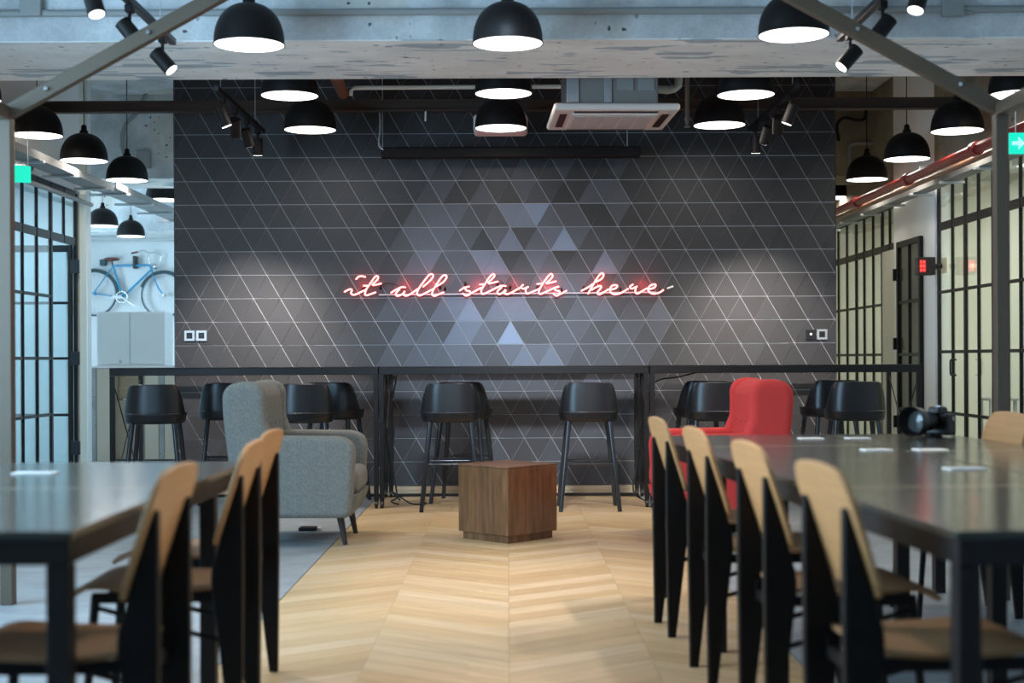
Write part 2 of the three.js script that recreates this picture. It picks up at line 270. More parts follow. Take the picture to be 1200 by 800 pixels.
// ---------------------------------------------------------------- setting: glazed partitions
function partition(name, X, ds, hs, thickD, thickH, skip, side) {   // ds: distances of uprights, hs: heights of rails
  const g = structGroup(name), t = 0.026, c = X - side * 0.03;
  const h0 = hs[0], h1 = hs[hs.length - 1];
  for (const d of ds) { const w = thickD.includes(d) ? 0.022 : 0.010; mesh('mullion', rb(c - t / 2, c + t / 2, skip.low && skip.low(d) ? 2.15 : h0, h1, -d - w, -d + w, 0.003, 1), M.steel, g); }
  for (let i = 0; i < ds.length - 1; i++) for (let j = 0; j < hs.length; j++) {
    const w = thickH.includes(hs[j]) ? 0.035 : 0.013, a = ds[i] + 0.01, b = ds[i + 1] - 0.01;
    if (!skip.cell(i, j - 1, ds, hs) || !skip.cell(i, j, ds, hs)) mesh('rail', rb(c - t / 2 + 0.004, c + t / 2 - 0.004, hs[j] - w, hs[j] + w, -b - 0.004, -a + 0.004, 0.003, 1), M.steel, g);
    if (j < hs.length - 1 && !skip.cell(i, j, ds, hs)) mesh('pane', bx(c - 0.003, c + 0.003, hs[j] + 0.012, hs[j + 1] - 0.012, -b, -a), M.glass, g);
  }
  return g;
}
const dl = [9.6, 9.92, 10.24, 10.57, 10.9, 11.23, 11.57, 11.93, 12.28, 12.62];
partition('window_1', XL, dl, [0.03, 0.65, 1.12, 1.64, 2.15, 2.58], [11.93, 12.62, 10.9], [2.15, 2.58, 0.03], { cell: (i, j, ds, hs) => j < 0 || j > 4 || (ds[i] > 11.9 && hs[j] < 2.1), low: (d) => d === 12.28 }, 1);
partition('window_2', XR, [9.3, 9.62, 9.92, 10.19, 10.47, 10.77, 11.1, 11.42, 11.75, 12.12], [0.03, 0.63, 1.14, 1.645, 2.2, 2.6], [11.42, 12.12, 10.47], [2.2, 2.6, 0.03], { cell: (i, j) => j < 0 || j > 4 }, -1);
partition('window_3', XR, [13.45, 13.67, 13.95, 14.3, 14.66, 14.99, 15.4, 15.8, 16.2], [0.03, 0.63, 1.12, 1.61, 2.15, 2.55], [13.95, 14.99, 13.45], [2.15, 2.55, 0.03], { cell: (i, j, ds, hs) => j < 0 || j > 4 || (ds[i] < 13.9 && hs[j] < 2.1), low: (d) => d < 13.9 }, -1);
{ // glazed door leaf standing open into the left room, seen face on
  const g = structGroup('door_1'), x1 = XL - 0.05, x0 = x1 - 0.9, z = -12.585, hs = [0.06, 0.62, 1.12, 1.61, 2.09];
  mesh('stile', rb(x1 - 0.035, x1, 0.02, 2.12, z - 0.02, z + 0.02, 0.003), M.steel, g); mesh('stile', rb(x0, x0 + 0.035, 0.02, 2.12, z - 0.02, z + 0.02, 0.003), M.steel, g);
  const xs = [x0 + 0.035, x0 + 0.31, x0 + 0.59, x1 - 0.035];
  for (const x of xs.slice(1, 3)) mesh('muntin', bx(x - 0.01, x + 0.01, 0.04, 2.1, z - 0.012, z + 0.012), M.steel, g);
  hs.forEach((h, i) => mesh('rail', rb(x0 + 0.02, x1 - 0.02, h - (i % 4 ? 0.012 : 0.03), h + (i % 4 ? 0.012 : 0.03), z - 0.014, z + 0.014, 0.003), M.steel, g));
  for (let i = 0; i < 3; i++) for (let j = 0; j < 4; j++) mesh('pane', bx(xs[i] + 0.008, xs[i + 1] - 0.008, hs[j] + 0.01, hs[j + 1] - 0.01, z - 0.002, z + 0.002), M.glass, g);
  for (const h of [0.33, 1.12, 1.93]) mesh('hinge', rb(x1 + 0.001, x1 + 0.075, h - 0.06, h + 0.06, z + 0.021, z + 0.05, 0.004), M.black, g);
}
{ // dark glazed door in the right wall
  const g = structGroup('door_2'), x = XR - 0.004, hs = [0.02, 0.62, 1.12, 1.6, 2.1], zs = [-13.16, -12.84, -12.52];
  for (const z of [-13.19, -12.49]) mesh('door_frame', rb(x - 0.035, x, 0, 2.16, z - 0.025, z + 0.025, 0.003), M.steel, g);
  mesh('door_frame', rb(x - 0.035, x, 2.11, 2.16, -13.165, -12.515, 0.003), M.steel, g);
  mesh('muntin', bx(x - 0.028, x, 0.02, 2.11, zs[1] - 0.011, zs[1] + 0.011), M.steel, g);
  hs.slice(0, 4).forEach((h) => mesh('rail', bx(x - 0.027, x, h - 0.014, h + 0.014, -13.165, -12.515), M.steel, g));
  for (let i = 0; i < 2; i++) for (let j = 0; j < 4; j++) mesh('pane', bx(x - 0.014, x - 0.006, hs[j] + 0.014, hs[j + 1] - (j === 3 ? -0.01 : 0.014), zs[i] + 0.008, zs[i + 1] - 0.008), M.darkGlass, g);
  for (const h of [0.5, 1.22, 1.86]) mesh('hinge', rb(x - 0.06, x - 0.002, h - 0.055, h + 0.055, -13.25, -13.217, 0.004), M.black, g);
}
tag(mesh('door_handle', [tube([V(3.60, 0.95, -11.42), V(3.555, 0.955, -11.42), V(3.555, 1.07, -11.42), V(3.60, 1.075, -11.42)], 0.008, 24, 8, 0.2)], M.black), 'black bow handle on the glazed door upright beyond the camera', 'handle');

// ceiling light panels in the glazed rooms and the lobby, each a glowing panel with its light
function panelLight(label, x, z, y, w, d, color, intensity) {
  const t = thing('ceiling_light', label, 'light', [x, y, z]);
  mesh('frame', rb(-w / 2 - 0.03, w / 2 + 0.03, -0.05, 0, -d / 2 - 0.03, d / 2 + 0.03, 0.005), M.white, t);
  const c = new THREE.Color(color); mesh('diffuser', bx(-w / 2, w / 2, -0.056, -0.05, -d / 2, d / 2), std(C(0.8, 0.8, 0.8), 0.5, { emissive: c, emissiveIntensity: 1.6 }), t);
  const l = new THREE.RectAreaLight(c, intensity, w, d); l.name = 'panel_glow'; l.position.set(0, -0.06, 0); l.lookAt(0, -5, 0); t.add(l);
  l.rotation.set(-Math.PI / 2, 0, 0); return t;
}
const COOL = C(0.42, 0.74, 1.0), PALE = C(1.0, 1.0, 0.84), SKYISH = C(0.66, 0.86, 1.0);
panelLight('cool ceiling panel light inside the glazed room on the door side', -5.2, -11.2, 2.75, 1.2, 2.6, COOL, 9);
panelLight('pale ceiling panel light inside the glazed room behind the camera', 4.9, -10.8, 2.75, 1.2, 2.4, PALE, 5.6);
panelLight('pale ceiling panel light in the room beyond the dark door', 4.9, -14.6, 2.75, 1.0, 1.6, PALE, 6.5);

// ---------------------------------------------------------------- gabled steel frame over the aisle
{
  const t = thing('gable_frame', 'brown steel house-shaped frame with sloping rafters over the aisle tables', 'frame'), w = 0.058;
  const L = at(7, 128, 6.43).x, R = at(1172, 128, 6.43).x, EH = 2.215, RX = (L + R) / 2, RH = EH + 0.545 * (R - L) / 2;
  for (const d of [6.43, 3.4]) {
    for (const x of [L, R]) mesh('post', rb(x - w / 2, x + w / 2, 0, EH + 0.02, -d - w / 2, -d + w / 2, 0.004), M.frameSteel, t);
    for (const x of [L, R]) {
      const r = mesh('rafter', sqbar(V(x, EH, -d), V(RX + Math.sign(x) * 0.02, RH, -d), 0.05, 0.066), M.frameSteel, t);
      for (const k of [0.085, 0.29]) { const p = V(x + (RX - x) * k, EH + (RH - EH) * k + 0.004, -d + 0.025); mesh('bolt', cyl(p, p.clone().add(V(0, 0, 0.014)), 0.011, 0.009, 10), M.chrome, r); }
    }
  }
  for (const x of [L, R]) mesh('purlin', rb(x - w / 2, x + w / 2, EH - 0.03, EH + 0.03, -6.40, -3.43, 0.004), M.frameSteel, t);
  mesh('spot_bar', rb(RX - 0.22, RX + 0.22, RH - 0.055, RH - 0.031, -5.52, -5.48, 0.003), M.frameSteel, t);
  mesh('ridge_bar', rb(RX - w / 2, RX + w / 2, RH - 0.03, RH + 0.03, -6.40, -3.43, 0.004), M.frameSteel, t);
}

// ---------------------------------------------------------------- pendant lamps
const LD = 0.38;
function makePendant() {
  const t = new THREE.Group(), R = LD / 2;
  const out = []; for (let i = 0; i <= 14; i++) { const a = i / 14 * Math.PI / 2; out.push([Math.max(0.03, R * Math.pow(Math.sin(a), 0.86)), 0.012 + 0.215 * Math.pow(Math.cos(a), 0.92)]); }
  const inn = out.map(([x, y]) => [Math.max(0.002, x - 0.004), y - 0.004]).reverse();
  const sh = new THREE.Mesh(lathe([[0.03, 0.227], ...out, [R + 0.003, 0.006], [R + 0.003, 0], [R - 0.002, 0]], 40), M.lampOut); sh.name = 'shade'; t.add(sh);
  const ins = new THREE.Mesh(lathe(inn, 40), M.lampIn); ins.name = 'inner_lining'; t.add(ins);
  const dif = new THREE.Mesh(lathe([[R - 0.004, 0.006], [R - 0.004, 0.001], [0.0005, 0.0005]], 40), M.lampGlow); dif.name = 'glowing_diffuser'; t.add(dif);
  const cap = new THREE.Mesh(lathe([[0.034, 0.222], [0.034, 0.245], [0.024, 0.25], [0.022, 0.285], [0.012, 0.295], [0.0005, 0.296]], 20), M.lampOut); cap.name = 'cap'; t.add(cap);
  return t;
}
const pend0 = makePendant();
function pendant(p, label, group, power = 24) {
  const t = pend0.clone(); t.name = numbered('pendant_lamp'); t.position.copy(p); scene.add(t); tag(t, label, 'lamp', group);
  let top = CEIL; for (const [a, b] of [[8.1, 9.2], [14.2, 15.0], [20, 21.7]]) if (-p.z > a && -p.z < b) top = beamB;
  mesh('cord', cyl(V(0, 0.295, 0), V(0, top - p.y, 0), 0.004, 0.004, 6), M.lampOut, t);
  const l = new THREE.RectAreaLight(C(1.0, 0.90, 0.79), power, 0.26, 0.26); l.name = 'lamp_light'; l.position.set(0, -0.004, 0); l.rotation.set(-Math.PI / 2, 0, 0); t.add(l);
  return t;
}
const g1 = 'dome lamps in the row before the concrete beam', g2 = 'dome lamps in the row tucked behind the concrete beam', g3 = 'dome lamps in the row nearest the tiled wall';
for (const [x, y, l] of [[292, 53, 'black dome pendant lamp before the concrete beam, beside the bicycle side spotlights'], [595, 51.5, 'black dome pendant lamp before the concrete beam, in line with the wooden cube'], [930, 41.5, 'black dome pendant lamp before the concrete beam, touched by the rafter']]) pendant(at(x, y, 7.7), l, g1);
for (const [x, y, l] of [[339.5, 112.5, 'black dome pendant lamp half hidden behind the beam edge, next to the brown pipe'], [590, 110, 'black dome pendant lamp half hidden behind the beam edge, above the projector'], [874, 111.5, 'black dome pendant lamp half hidden behind the beam edge, past the sprinkler']]) pendant(at(x, y, 9.45), l, g2);
for (const [x, y, l] of [[363.5, 152.5, 'black dome pendant lamp close to the tiled wall, beyond the brown pipe'], [587, 150.5, 'black dome pendant lamp close to the tiled wall, covering the projector'], [843, 147, 'black dome pendant lamp close to the tiled wall, between sprinkler and spotlights']]) pendant(at(x, y, 10.45), l, g3);
const gl = 'dome lamps down the passage on the bicycle side', gr = 'dome lamps down the passage on the red pipe side';
for (const [x, y, d, l] of [[-33, 117, 9.6, 'black dome pendant lamp at the steel post above the glazed partition'], [43.5, 159, 10.83, 'black dome pendant lamp hanging under the rafter foot by the partition'], [98.5, 188.7, 11.58, 'second black dome pendant lamp along the passage toward the bicycle'], [149, 211.5, 13.14, 'third black dome pendant lamp along the passage toward the bicycle'], [191.5, 234.5, 15.4, 'black dome pendant lamp cut by the edge of the tiled wall, above the bicycle'], [120.3, 265, 17.7, 'larger-looking of the two small black dome lamps above the bicycle saddle'], [153.3, 277, 19.45, 'smallest black dome pendant lamp, just above the bicycle handlebar']]) pendant(at(x, y, d), l, gl);
for (const [x, y, d, l] of [[1192, 111, 9.6, 'black dome pendant lamp beyond the steel post near the green exit sign'], [1121.7, 153.8, 10.47, 'black dome pendant lamp hanging under the rafter foot by the red pipe'], [1062.7, 186.7, 11.95, 'black dome pendant lamp over the red pipe, second along the passage'], [1016, 210.6, 13.3, 'black dome pendant lamp over the red pipe, third along the passage'], [977, 232, 15.45, 'black dome pendant lamp mostly hidden by the tiled wall edge, at the red pipe']]) pendant(at(x, y, d), l, gr);
for (const [x, l] of [[-1.5, 'black dome pendant lamp above the bicycle side dining table'], [1.5, 'black dome pendant lamp above the dining table with the camera row']]) pendant(V(x, 2.95, -4.4), l, 'dome lamps above the dining tables');

// ---------------------------------------------------------------- track spotlights
function track(label, x, y, d0, d1, rods) {
  const t = thing('track_rail', label, 'track rail');
  mesh('rail', rb(x - 0.018, x + 0.018, y, y + 0.035, -d1, -d0, 0.003), M.black, t);
  for (const d of rods) mesh('hanger', cyl(V(x, y + 0.035, -d), V(x, CEIL, -d), 0.003, 0.003, 6), M.galv, t);
}
function spot(p, aim, label, group, power, ang = 0.42, len = 0.15, rad = 0.042, soft = 2, hue = C(1.0, 0.92, 0.85)) {
  const t = thing('track_spotlight', label, 'spotlight', [p.x, p.y, p.z], 0, group);
  const dir = aim.clone().sub(p).normalize(), a = dir.clone().multiplyScalar(-len * 0.45), b = dir.clone().multiplyScalar(len * 0.55);
  mesh('housing', [cyl(a, b, rad, rad, 24)], M.blackMatte, t);
  const q = b.clone().add(dir.clone().multiplyScalar(0.002)); mesh('glowing_lens', cyl(b, q, rad * 0.86, rad * 0.86, 24), M.spotGlow, t);
  mesh('bracket', [cyl(V(0, 0, 0), V(0, 0.10, 0), 0.009, 0.009, 8), rb(-0.018, 0.018, 0.09, 0.125, -0.03, 0.03, 0.004)], M.blackMatte, t);
  const l = new THREE.SpotLight(hue, power, 0, ang, 0.75, 2); l.name = 'spot_light'; l.position.copy(b.clone().add(dir.clone().multiplyScalar(0.012))); l.target.position.copy(dir.clone().multiplyScalar(5)); l.shadow.radius = soft; t.add(l); t.add(l.target); return t;
}
const railY = 2.80;
track('black lighting track rail before the concrete beam on the bicycle side', -1.80, railY, 3.8, 7.68, [4.2, 6.0, 7.4]);
track('black lighting track rail before the concrete beam on the red pipe side', 1.80, railY, 3.8, 7.68, [4.2, 6.0, 7.4]);
track('black lighting track rail behind the beam above the switch plates', -1.90, railY + 0.06, 9.3, 11.1, [9.45, 10.75]);
track('black lighting track rail behind the beam beside the air conditioner', 1.90, railY + 0.06, 9.3, 11.1, [9.45, 10.75]);
for (const [k, nm] of [[-1, 'bicycle side'], [1, 'red pipe side']]) {
  const g = `spotlights on the track before the beam, ${nm}`;
  spot(V(k * 1.80, railY - 0.13, -7.45), V(k * 0.25, 0.95, -7.25), `black can spotlight at the end of the track before the beam, ${nm}`, g, 9, 0.55, 0.13, 0.039);
  spot(V(k * 1.80, railY - 0.13, -6.80), V(k * 0.45, 0.95, -6.75), `black can spotlight crossed by the sloping rafter, ${nm}`, g, 8, 0.45, 0.13, 0.039);
  spot(V(k * 1.80, railY - 0.13, -6.20), V(k * 1.25, 0.95, -5.75), `black can spotlight on the track beyond the rafter crossing, ${nm}`, g, 8, 0.5, 0.13, 0.039);
  spot(V(k * 0.14, 3.255, -5.5), V(k < 0 ? -0.1 : 0.7, k < 0 ? 0.8 : 0.5, -11.4), `added unseen can spotlight under the ridge bar aimed at the tiled wall, ${nm}`, 'added unseen spotlights under the ridge bar', k < 0 ? 60 : 44, 0.26, 0.13, 0.039, 8, k < 0 ? C(0.55, 0.78, 1.0) : C(1, 0.93, 0.87));  // added out of view to wash the lower wall with frontal light
  spot(V(k * 1.80, railY - 0.13, -4.5), V(-k * 0.85, 0.65, -4.0), `added unseen can spotlight over the dining chairs aimed across the aisle, ${nm}`, g, 13, 0.60, 0.13, 0.039);  // added out of view as warm fill on the chair backs
  const h = k < 0 ? 'above the switch plates' : 'beside the air conditioner', g2 = `spotlights near the tiled wall ${h}`;
  spot(V(k * 1.90, railY - 0.07, -9.52), V(k * 1.2, 0.9, -9.75), `black can spotlight with lit lens, nearest the beam, ${h}`, g2, 8, 0.5, 0.13, 0.039);
  spot(V(k * 1.90, railY - 0.07, -9.95), V(k * 2.08, 0.95, -11.42), `second black can spotlight behind the beam, ${h}`, g2, 30, 0.46, 0.13, 0.039);
  spot(V(k * 1.90, railY - 0.07, -10.4), V(k * 1.5, 0.7, -11.42), `third black can spotlight behind the beam, ${h}`, g2, 11, 0.5, 0.13, 0.039);
  spot(V(k * 1.90, railY - 0.07, -10.85), V(k * 1.93, 0.0, -11.3), `last black can spotlight of the track, close to the tiles, ${h}`, g2, 4, 0.45, 0.13, 0.039);
}

// ---------------------------------------------------------------- neon lettering
{
  const D = WD - 0.055, t = thing('neon_sign', 'red neon handwriting reading it all starts here on the tiled wall', 'neon sign'); 
  const R = (ox, oy, s) => (pts) => pts.map(([a, b]) => at(ox + a / s, oy + b / s, D));
  const c1 = R(396, 312, 18.18), c2 = R(450, 312, 14.118), c3 = R(532, 312, 15), c4 = R(588, 312, 14.286), c5 = R(676, 312, 18.18), c6 = R(728, 312, 17.647);
  const words = {
    it: [c1([[145, 540], [250, 488], [300, 505], [278, 565], [320, 605], [400, 590], [575, 505]]), c1([[390, 270], [440, 220], [510, 210], [580, 225]]), c1([[800, 555], [700, 590], [615, 615], [575, 590], [610, 480], [690, 365], [770, 250], [825, 205], [860, 230], [830, 295], [735, 390], [810, 392], [920, 365]]), c1([[550, 412], [650, 412]])],
    all: [c2([[120, 435], [220, 375], [290, 345], [350, 347]]), c2([[255, 380], [195, 450], [225, 490], [310, 455], [345, 400], [325, 465], [370, 487], [450, 450], [565, 370]]), c2([[650, 335], [760, 240], [812, 165], [795, 130], [740, 150], [600, 330], [545, 440], [585, 482], [680, 445], [810, 375]]), c2([[870, 330], [980, 260], [1035, 185], [1020, 148], [960, 170], [850, 330], [795, 450], [830, 490], [900, 465], [985, 430]])],
    starts: [c3([[105, 425], [180, 375], [265, 355]]), c3([[200, 380], [215, 420], [285, 445], [270, 495], [210, 515], [160, 480]]), c3([[285, 480], [380, 430], [480, 375]]), c3([[770, 268], [600, 298], [680, 212], [715, 160], [685, 135], [620, 195], [540, 320], [480, 420], [500, 485], [570, 465], [760, 370], [840, 340], [910, 345]]), c3([[455, 320], [540, 312]]), c3([[835, 370], [765, 440], [790, 490], [860, 460], [915, 405], [890, 470], [940, 490], [1010, 460], [1165, 375]]),
      c4([[355, 310], [325, 345], [360, 375], [440, 345]]), c4([[425, 350], [400, 400], [420, 455], [480, 440], [640, 370]]), c4([[905, 252], [740, 288], [800, 235], [852, 165], [825, 125], [770, 175], [680, 300], [620, 420], [640, 462], [700, 445], [860, 370], [950, 340]]), c4([[595, 295], [680, 288]]), c4([[880, 365], [900, 400], [970, 420], [960, 470], [910, 490], [865, 460]]), c4([[965, 470], [1010, 450], [1080, 410]])],
    here: [c5([[100, 520], [250, 440], [340, 375]]), c5([[240, 580], [320, 440], [420, 270], [500, 165], [550, 150], [570, 190], [520, 270], [420, 325]]), c5([[320, 500], [400, 450], [490, 415], [520, 450], [440, 550], [470, 600], [560, 560], [670, 490]]), c5([[730, 495], [820, 470], [865, 420], [830, 400], [760, 410], [705, 480], [720, 550], [800, 595], [930, 570], [1090, 480]]), c6([[240, 375], [180, 420], [220, 460], [325, 415]]), c6([[310, 430], [290, 520], [330, 565], [400, 530], [530, 455]]), c6([[590, 470], [680, 440], [715, 390], [680, 370], [600, 400], [555, 470], [580, 530], [660, 565], [780, 545], [870, 490]])],
  };
  for (const [w, strokes] of Object.entries(words)) {
    mesh('neon_tube', strokes.flatMap((s) => { const e = [s[0], s[s.length - 1]].map((p) => { const q = new THREE.SphereGeometry(0.0066, 8, 6); q.translate(p.x, p.y, p.z); return q; }); return [tube(s, 0.0066, s.length * 7, 8), ...e]; }), M.neon, t).userData.label = 'glowing red word ' + w;
    const box = new THREE.Box3().setFromPoints(strokes.flat()), c = box.getCenter(V(0, 0, 0)), n = Math.max(1, Math.round((box.max.x - box.min.x) / 0.28));
    for (let i = 0; i < n; i++) { const l = new THREE.PointLight(C(1.0, 0.03, 0.03), 0.05); l.name = 'neon_glow'; l.position.set(box.min.x + (i + 0.5) / n * (box.max.x - box.min.x), c.y, c.z + 0.012); l.shadow.radius = 2; t.add(l); }
  }
  mesh('tube_end', cyl(c6([[945, 460]])[0], c6([[1075, 415]])[0], 0.009, 0.009, 10), M.neonOff, t);
  mesh('support_rail', cyl(at(444, 345.5, WD - 0.03), at(768, 342.5, WD - 0.03), 0.007, 0.007, 8), M.acrylic, t);
  for (const [x, y] of [[425, 336], [447, 334], [473, 338], [515, 334], [522, 336], [545, 331], [583, 330], [598, 334], [630, 335], [658, 338], [684, 336], [727, 338], [747, 334], [773, 339]]) mesh('standoff', cyl(at(x, y, WD - 0.05), at(x + (x % 3) - 1, y + 4, WD - 0.001), 0.009, 0.009, 8), M.black, t);
  mesh('supply_wire', [tube([at(447, 333, WD - 0.02), at(455, 331.5, WD - 0.025), at(466, 334, WD - 0.02)], 0.003), tube([at(522, 343, WD - 0.02), at(531, 345, WD - 0.02), at(543, 344, WD - 0.02)], 0.003), tube([at(586, 328, WD - 0.02), at(592, 336, WD - 0.02), at(600, 341, WD - 0.02)], 0.003)], M.black, t);
}

// ---------------------------------------------------------------- services under the ceiling
{
  const t = thing('steel_crossbeam', 'long dark rusty steel beam crossing in front of the tiled wall', 'beam');
  const y = at(595, 123.5, 11.1).y; mesh('flange', rb(-3.78, 3.63, y + 0.032, y + 0.044, -11.14, -11.06, 0.003), M.rust, t); mesh('flange', rb(-3.78, 3.63, y - 0.044, y - 0.032, -11.14, -11.06, 0.003), M.rust, t); mesh('web', bx(-3.78, 3.63, y - 0.032, y + 0.032, -11.108, -11.092), M.rust, t);
}
{ // ceiling cassette air conditioner
  const t = thing('air_conditioner', 'beige ceiling cassette air conditioner panel under a grey metal unit', 'air conditioner', [0.72, 0, -9.83], 0.03);
  const y = 2.74, h = 0.42;
  mesh('unit_body', [rb(-0.32, 0.28, y + 0.05, y + 0.36, -0.36, 0.36, 0.01)], M.acBody, t);
  const p = mesh('panel', [rb(-h, h, y, y + 0.05, -h, h, 0.02), bx(-0.29, 0.29, y - 0.012, y, -0.29, 0.29)], M.acPanel, t);
  for (let i = 0; i < 5; i++) mesh('grille_field', bx(-0.27 + i * 0.11, -0.175 + i * 0.11, y - 0.016, y - 0.012, -0.25, 0.25), M.acGrille, p);
  for (const [a, b, c, d] of [[-0.28, 0.28, 0.32, 0.37], [-0.28, 0.28, -0.37, -0.32], [-0.37, -0.32, -0.26, 0.26], [0.32, 0.37, -0.26, 0.26]]) mesh('air_slot', bx(a, b, y - 0.004, y + 0.004, c, d), M.blackMatte, p);
  for (const x of [-0.30, -0.05]) mesh('side_bracket', rb(x - 0.03, x + 0.05 - (x > -0.1 ? 0.03 : 0), y + 0.06, y + 0.36, 0.362, 0.372, 0.002), M.galv, t);
  for (const x of [0.06, 0.20]) mesh('side_plate', rb(x - 0.055, x + 0.055, y + 0.14, y + 0.28, 0.362, 0.368, 0.002), M.duct, t);
  for (const x of [-0.30, 0.26]) for (const z of [-0.3, 0.3]) mesh('hanger_rod', cyl(V(x, y + 0.36, z), V(x, CEIL, z), 0.006, 0.006, 6), M.galv, t);
  mesh('refrigerant_pipe', tube([V(0.28, y + 0.2, 0.1), V(0.42, y + 0.2, 0.1), V(0.46, y + 0.3, 0.1), V(0.46, 0.9 + y, 0.1)], 0.028, 24, 10), M.wallCream, t);
}
{ // retracted projection screen case
  const t = thing('screen_case', 'long black retracted projection screen case hung before the tiles', 'screen case');
  const a = at(447, 179.5, 11.2), b = at(750, 178, 11.2); mesh('case', rb(a.x, b.x, a.y - 0.042, a.y + 0.042, -11.245, -11.155, 0.012), M.blackMatte, t);
  for (const x of [a.x + 0.01, b.x - 0.1]) mesh('hanger_wire', cyl(V(x, a.y + 0.04, -11.2), V(x, CEIL, -11.2), 0.004, 0.004, 6), M.galv, t);
  mesh('supply_cable', tube([V(a.x + 0.02, a.y + 0.02, -11.15), V(a.x - 0.015, a.y + 0.06, -11.15), V(a.x - 0.005, a.y + 0.2, -11.15), V(a.x - 0.012, a.y + 0.38, -11.15)], 0.007), M.galv, t);
}
tag(mesh('conduit', tube([at(411, 112, 10.8), at(411.5, 104.5, 10.8), at(416, 103, 10.8), at(560, 102, 10.8), at(760, 101, 10.8)], 0.016, 60, 8, 0.1), M.wallCream), 'pale straight conduit running level above the rusty beam', 'conduit');
tag(mesh('drain_pipe', cyl(at(384, 70, 9.6), at(402, 109, 10.9), 0.045, 0.045, 20), M.brownPipe), 'short thick brown pipe slanting down beside the dome lamps', 'pipe');
tag(mesh('sprinkler_drop', [cyl(at(805.5, 60, 10.6), at(805.5, 138, 10.6), 0.017, 0.017, 12), cyl(at(805.5, 138, 10.6), at(805.5, 146, 10.6), 0.024, 0.012, 12), cyl(at(805.5, 148, 10.6), at(805.5, 149, 10.6), 0.022, 0.022, 12)], M.duct), 'vertical pipe with a sprinkler head beside the air conditioner', 'sprinkler');
tag(mesh('wire_stub', cyl(at(499, 127, 11.1), at(498.5, 142, 11.1), 0.008, 0.008, 8), M.white), 'short white wire stub hanging under the rusty beam', 'wire');
tag(mesh('projector', [rb(at(555, 140, 10.9).x, at(618, 140, 10.9).x, at(590, 158, 10.9).y, at(590, 137, 10.9).y, -11.0, -10.75, 0.03), cyl(at(587, 140, 10.9), V(at(587, 140, 10.9).x, CEIL, -10.9), 0.02, 0.02, 10)], M.acPanel), 'pale projector hung behind the middle dome lamp', 'projector');
tag(mesh('beam_conduit', cyl(V(XL, 3.07, -8.075), V(XR, 3.07, -8.075), 0.02, 0.02, 10), M.duct), 'grey conduit clipped along the face of the concrete beam', 'conduit');
for (const [x, l] of [[37, 'grey junction box on the concrete beam, bicycle side'], [1116, 'grey junction box on the concrete beam, red pipe side']]) { const p = at(x, 8, 8.07); const t = thing('junction_box', l, 'junction box', [p.x, p.y, p.z], 0, 'junction boxes on the beam'); mesh('box', rb(-0.06, 0.06, -0.055, 0.08, -0.02, 0.03, 0.006), M.duct, t); mesh('cable_gland', cyl(V(0.06, -0.03, 0), V(0.10, -0.03, 0), 0.014, 0.014, 10), M.duct, t); }
// pipes and trays along the passages
tag(mesh('sprinkler_main', [cyl(V(3.28, 2.55, -4.2), V(3.28, 2.55, -16.3), 0.036, 0.036, 16), ...[8.2, 9.9, 11.6, 13.3, 15].map((d) => cyl(V(3.28, 2.55, -d), V(3.28, 2.55, -d - 0.09), 0.05, 0.05, 16))], M.redPipe), 'red sprinkler main pipe running along the passage under the ceiling', 'pipe');
tag(mesh('copper_pipe', cyl(V(3.37, 2.52, -4.2), V(3.37, 2.52, -16.3), 0.022, 0.022, 12), M.brownPipe), 'thin brown pipe running beside the red sprinkler main', 'pipe');
function tray(label, x, y, d0, d1, w, wall) {
  const t = thing('cable_tray', label, 'cable tray');
  mesh('tray_floor', bx(x - w / 2, x + w / 2, y, y + 0.004, -d1, -d0), M.duct, t); for (const s of [-1, 1]) mesh('tray_side', bx(x + s * w / 2 - 0.003, x + s * w / 2 + 0.003, y, y + 0.06, -d1, -d0), M.duct, t);
  for (let d = d0 + 0.4; d < d1; d += 0.85) mesh('support_bracket', rb(Math.min(x - w / 2 - 0.03, wall), Math.max(x + w / 2 + 0.03, wall), y - 0.022, y - 0.001, -d - 0.02, -d + 0.02, 0.003), M.galv, t);
}
tray('grey cable tray along the passage above the partition on the bicycle side', -3.63, 2.62, 7.0, 12.8, 0.18, XL + 0.001);
tray('grey cable tray along the passage beside the red pipe', 3.54, 2.50, 5.0, 16.2, 0.12, XR - 0.001);
tray('grey cable tray continuing over the lobby toward the bicycle', -3.66, 2.66, 12.9, 19.8, 0.22, XL - 0.1);
tag(mesh('tray_conduit', cyl(V(-3.74, 2.50, -7), V(-3.74, 2.50, -12.8), 0.02, 0.02, 10), M.duct), 'grey conduit running along below the cable tray, bicycle side', 'conduit');
tag(mesh('flexible_cable', tube([at(146, 183, 14.15), at(143, 165, 14.15), at(148, 145, 14.15), at(162, 130, 14.15), at(172, 108, 14.15)], 0.02, 30), M.duct), 'grey flexible cable curving up the far concrete beam behind a passage lamp', 'cable');
tag(mesh('ceiling_cable', tube([at(983, 165, 14.17), at(981, 146, 14.17), at(990, 138, 14.17), at(1004, 141, 14.17), at(1014, 138, 14.17), at(1014, 120, 14.17)], 0.016, 30), M.black), 'black cable looping on the far concrete beam, red pipe side', 'cable');
tag(mesh('beam_pipe_loop', tube([at(997, 200, 14.17), at(996, 172, 14.17), at(1002, 168, 14.17), at(1040, 168, 14.17), at(1060, 168, 14.17)], 0.018, 40, 8, 0.2), M.duct), 'bent grey conduit on the far concrete beam, red pipe side', 'conduit');
tag(mesh('beam_box', rb(at(160, 180, 14.15).x, at(176, 180, 14.15).x, at(160, 197, 14.15).y, at(160, 176, 14.15).y, -14.2, -14.13, 0.008), M.duct), 'grey box on the far concrete beam behind a passage lamp', 'junction box');
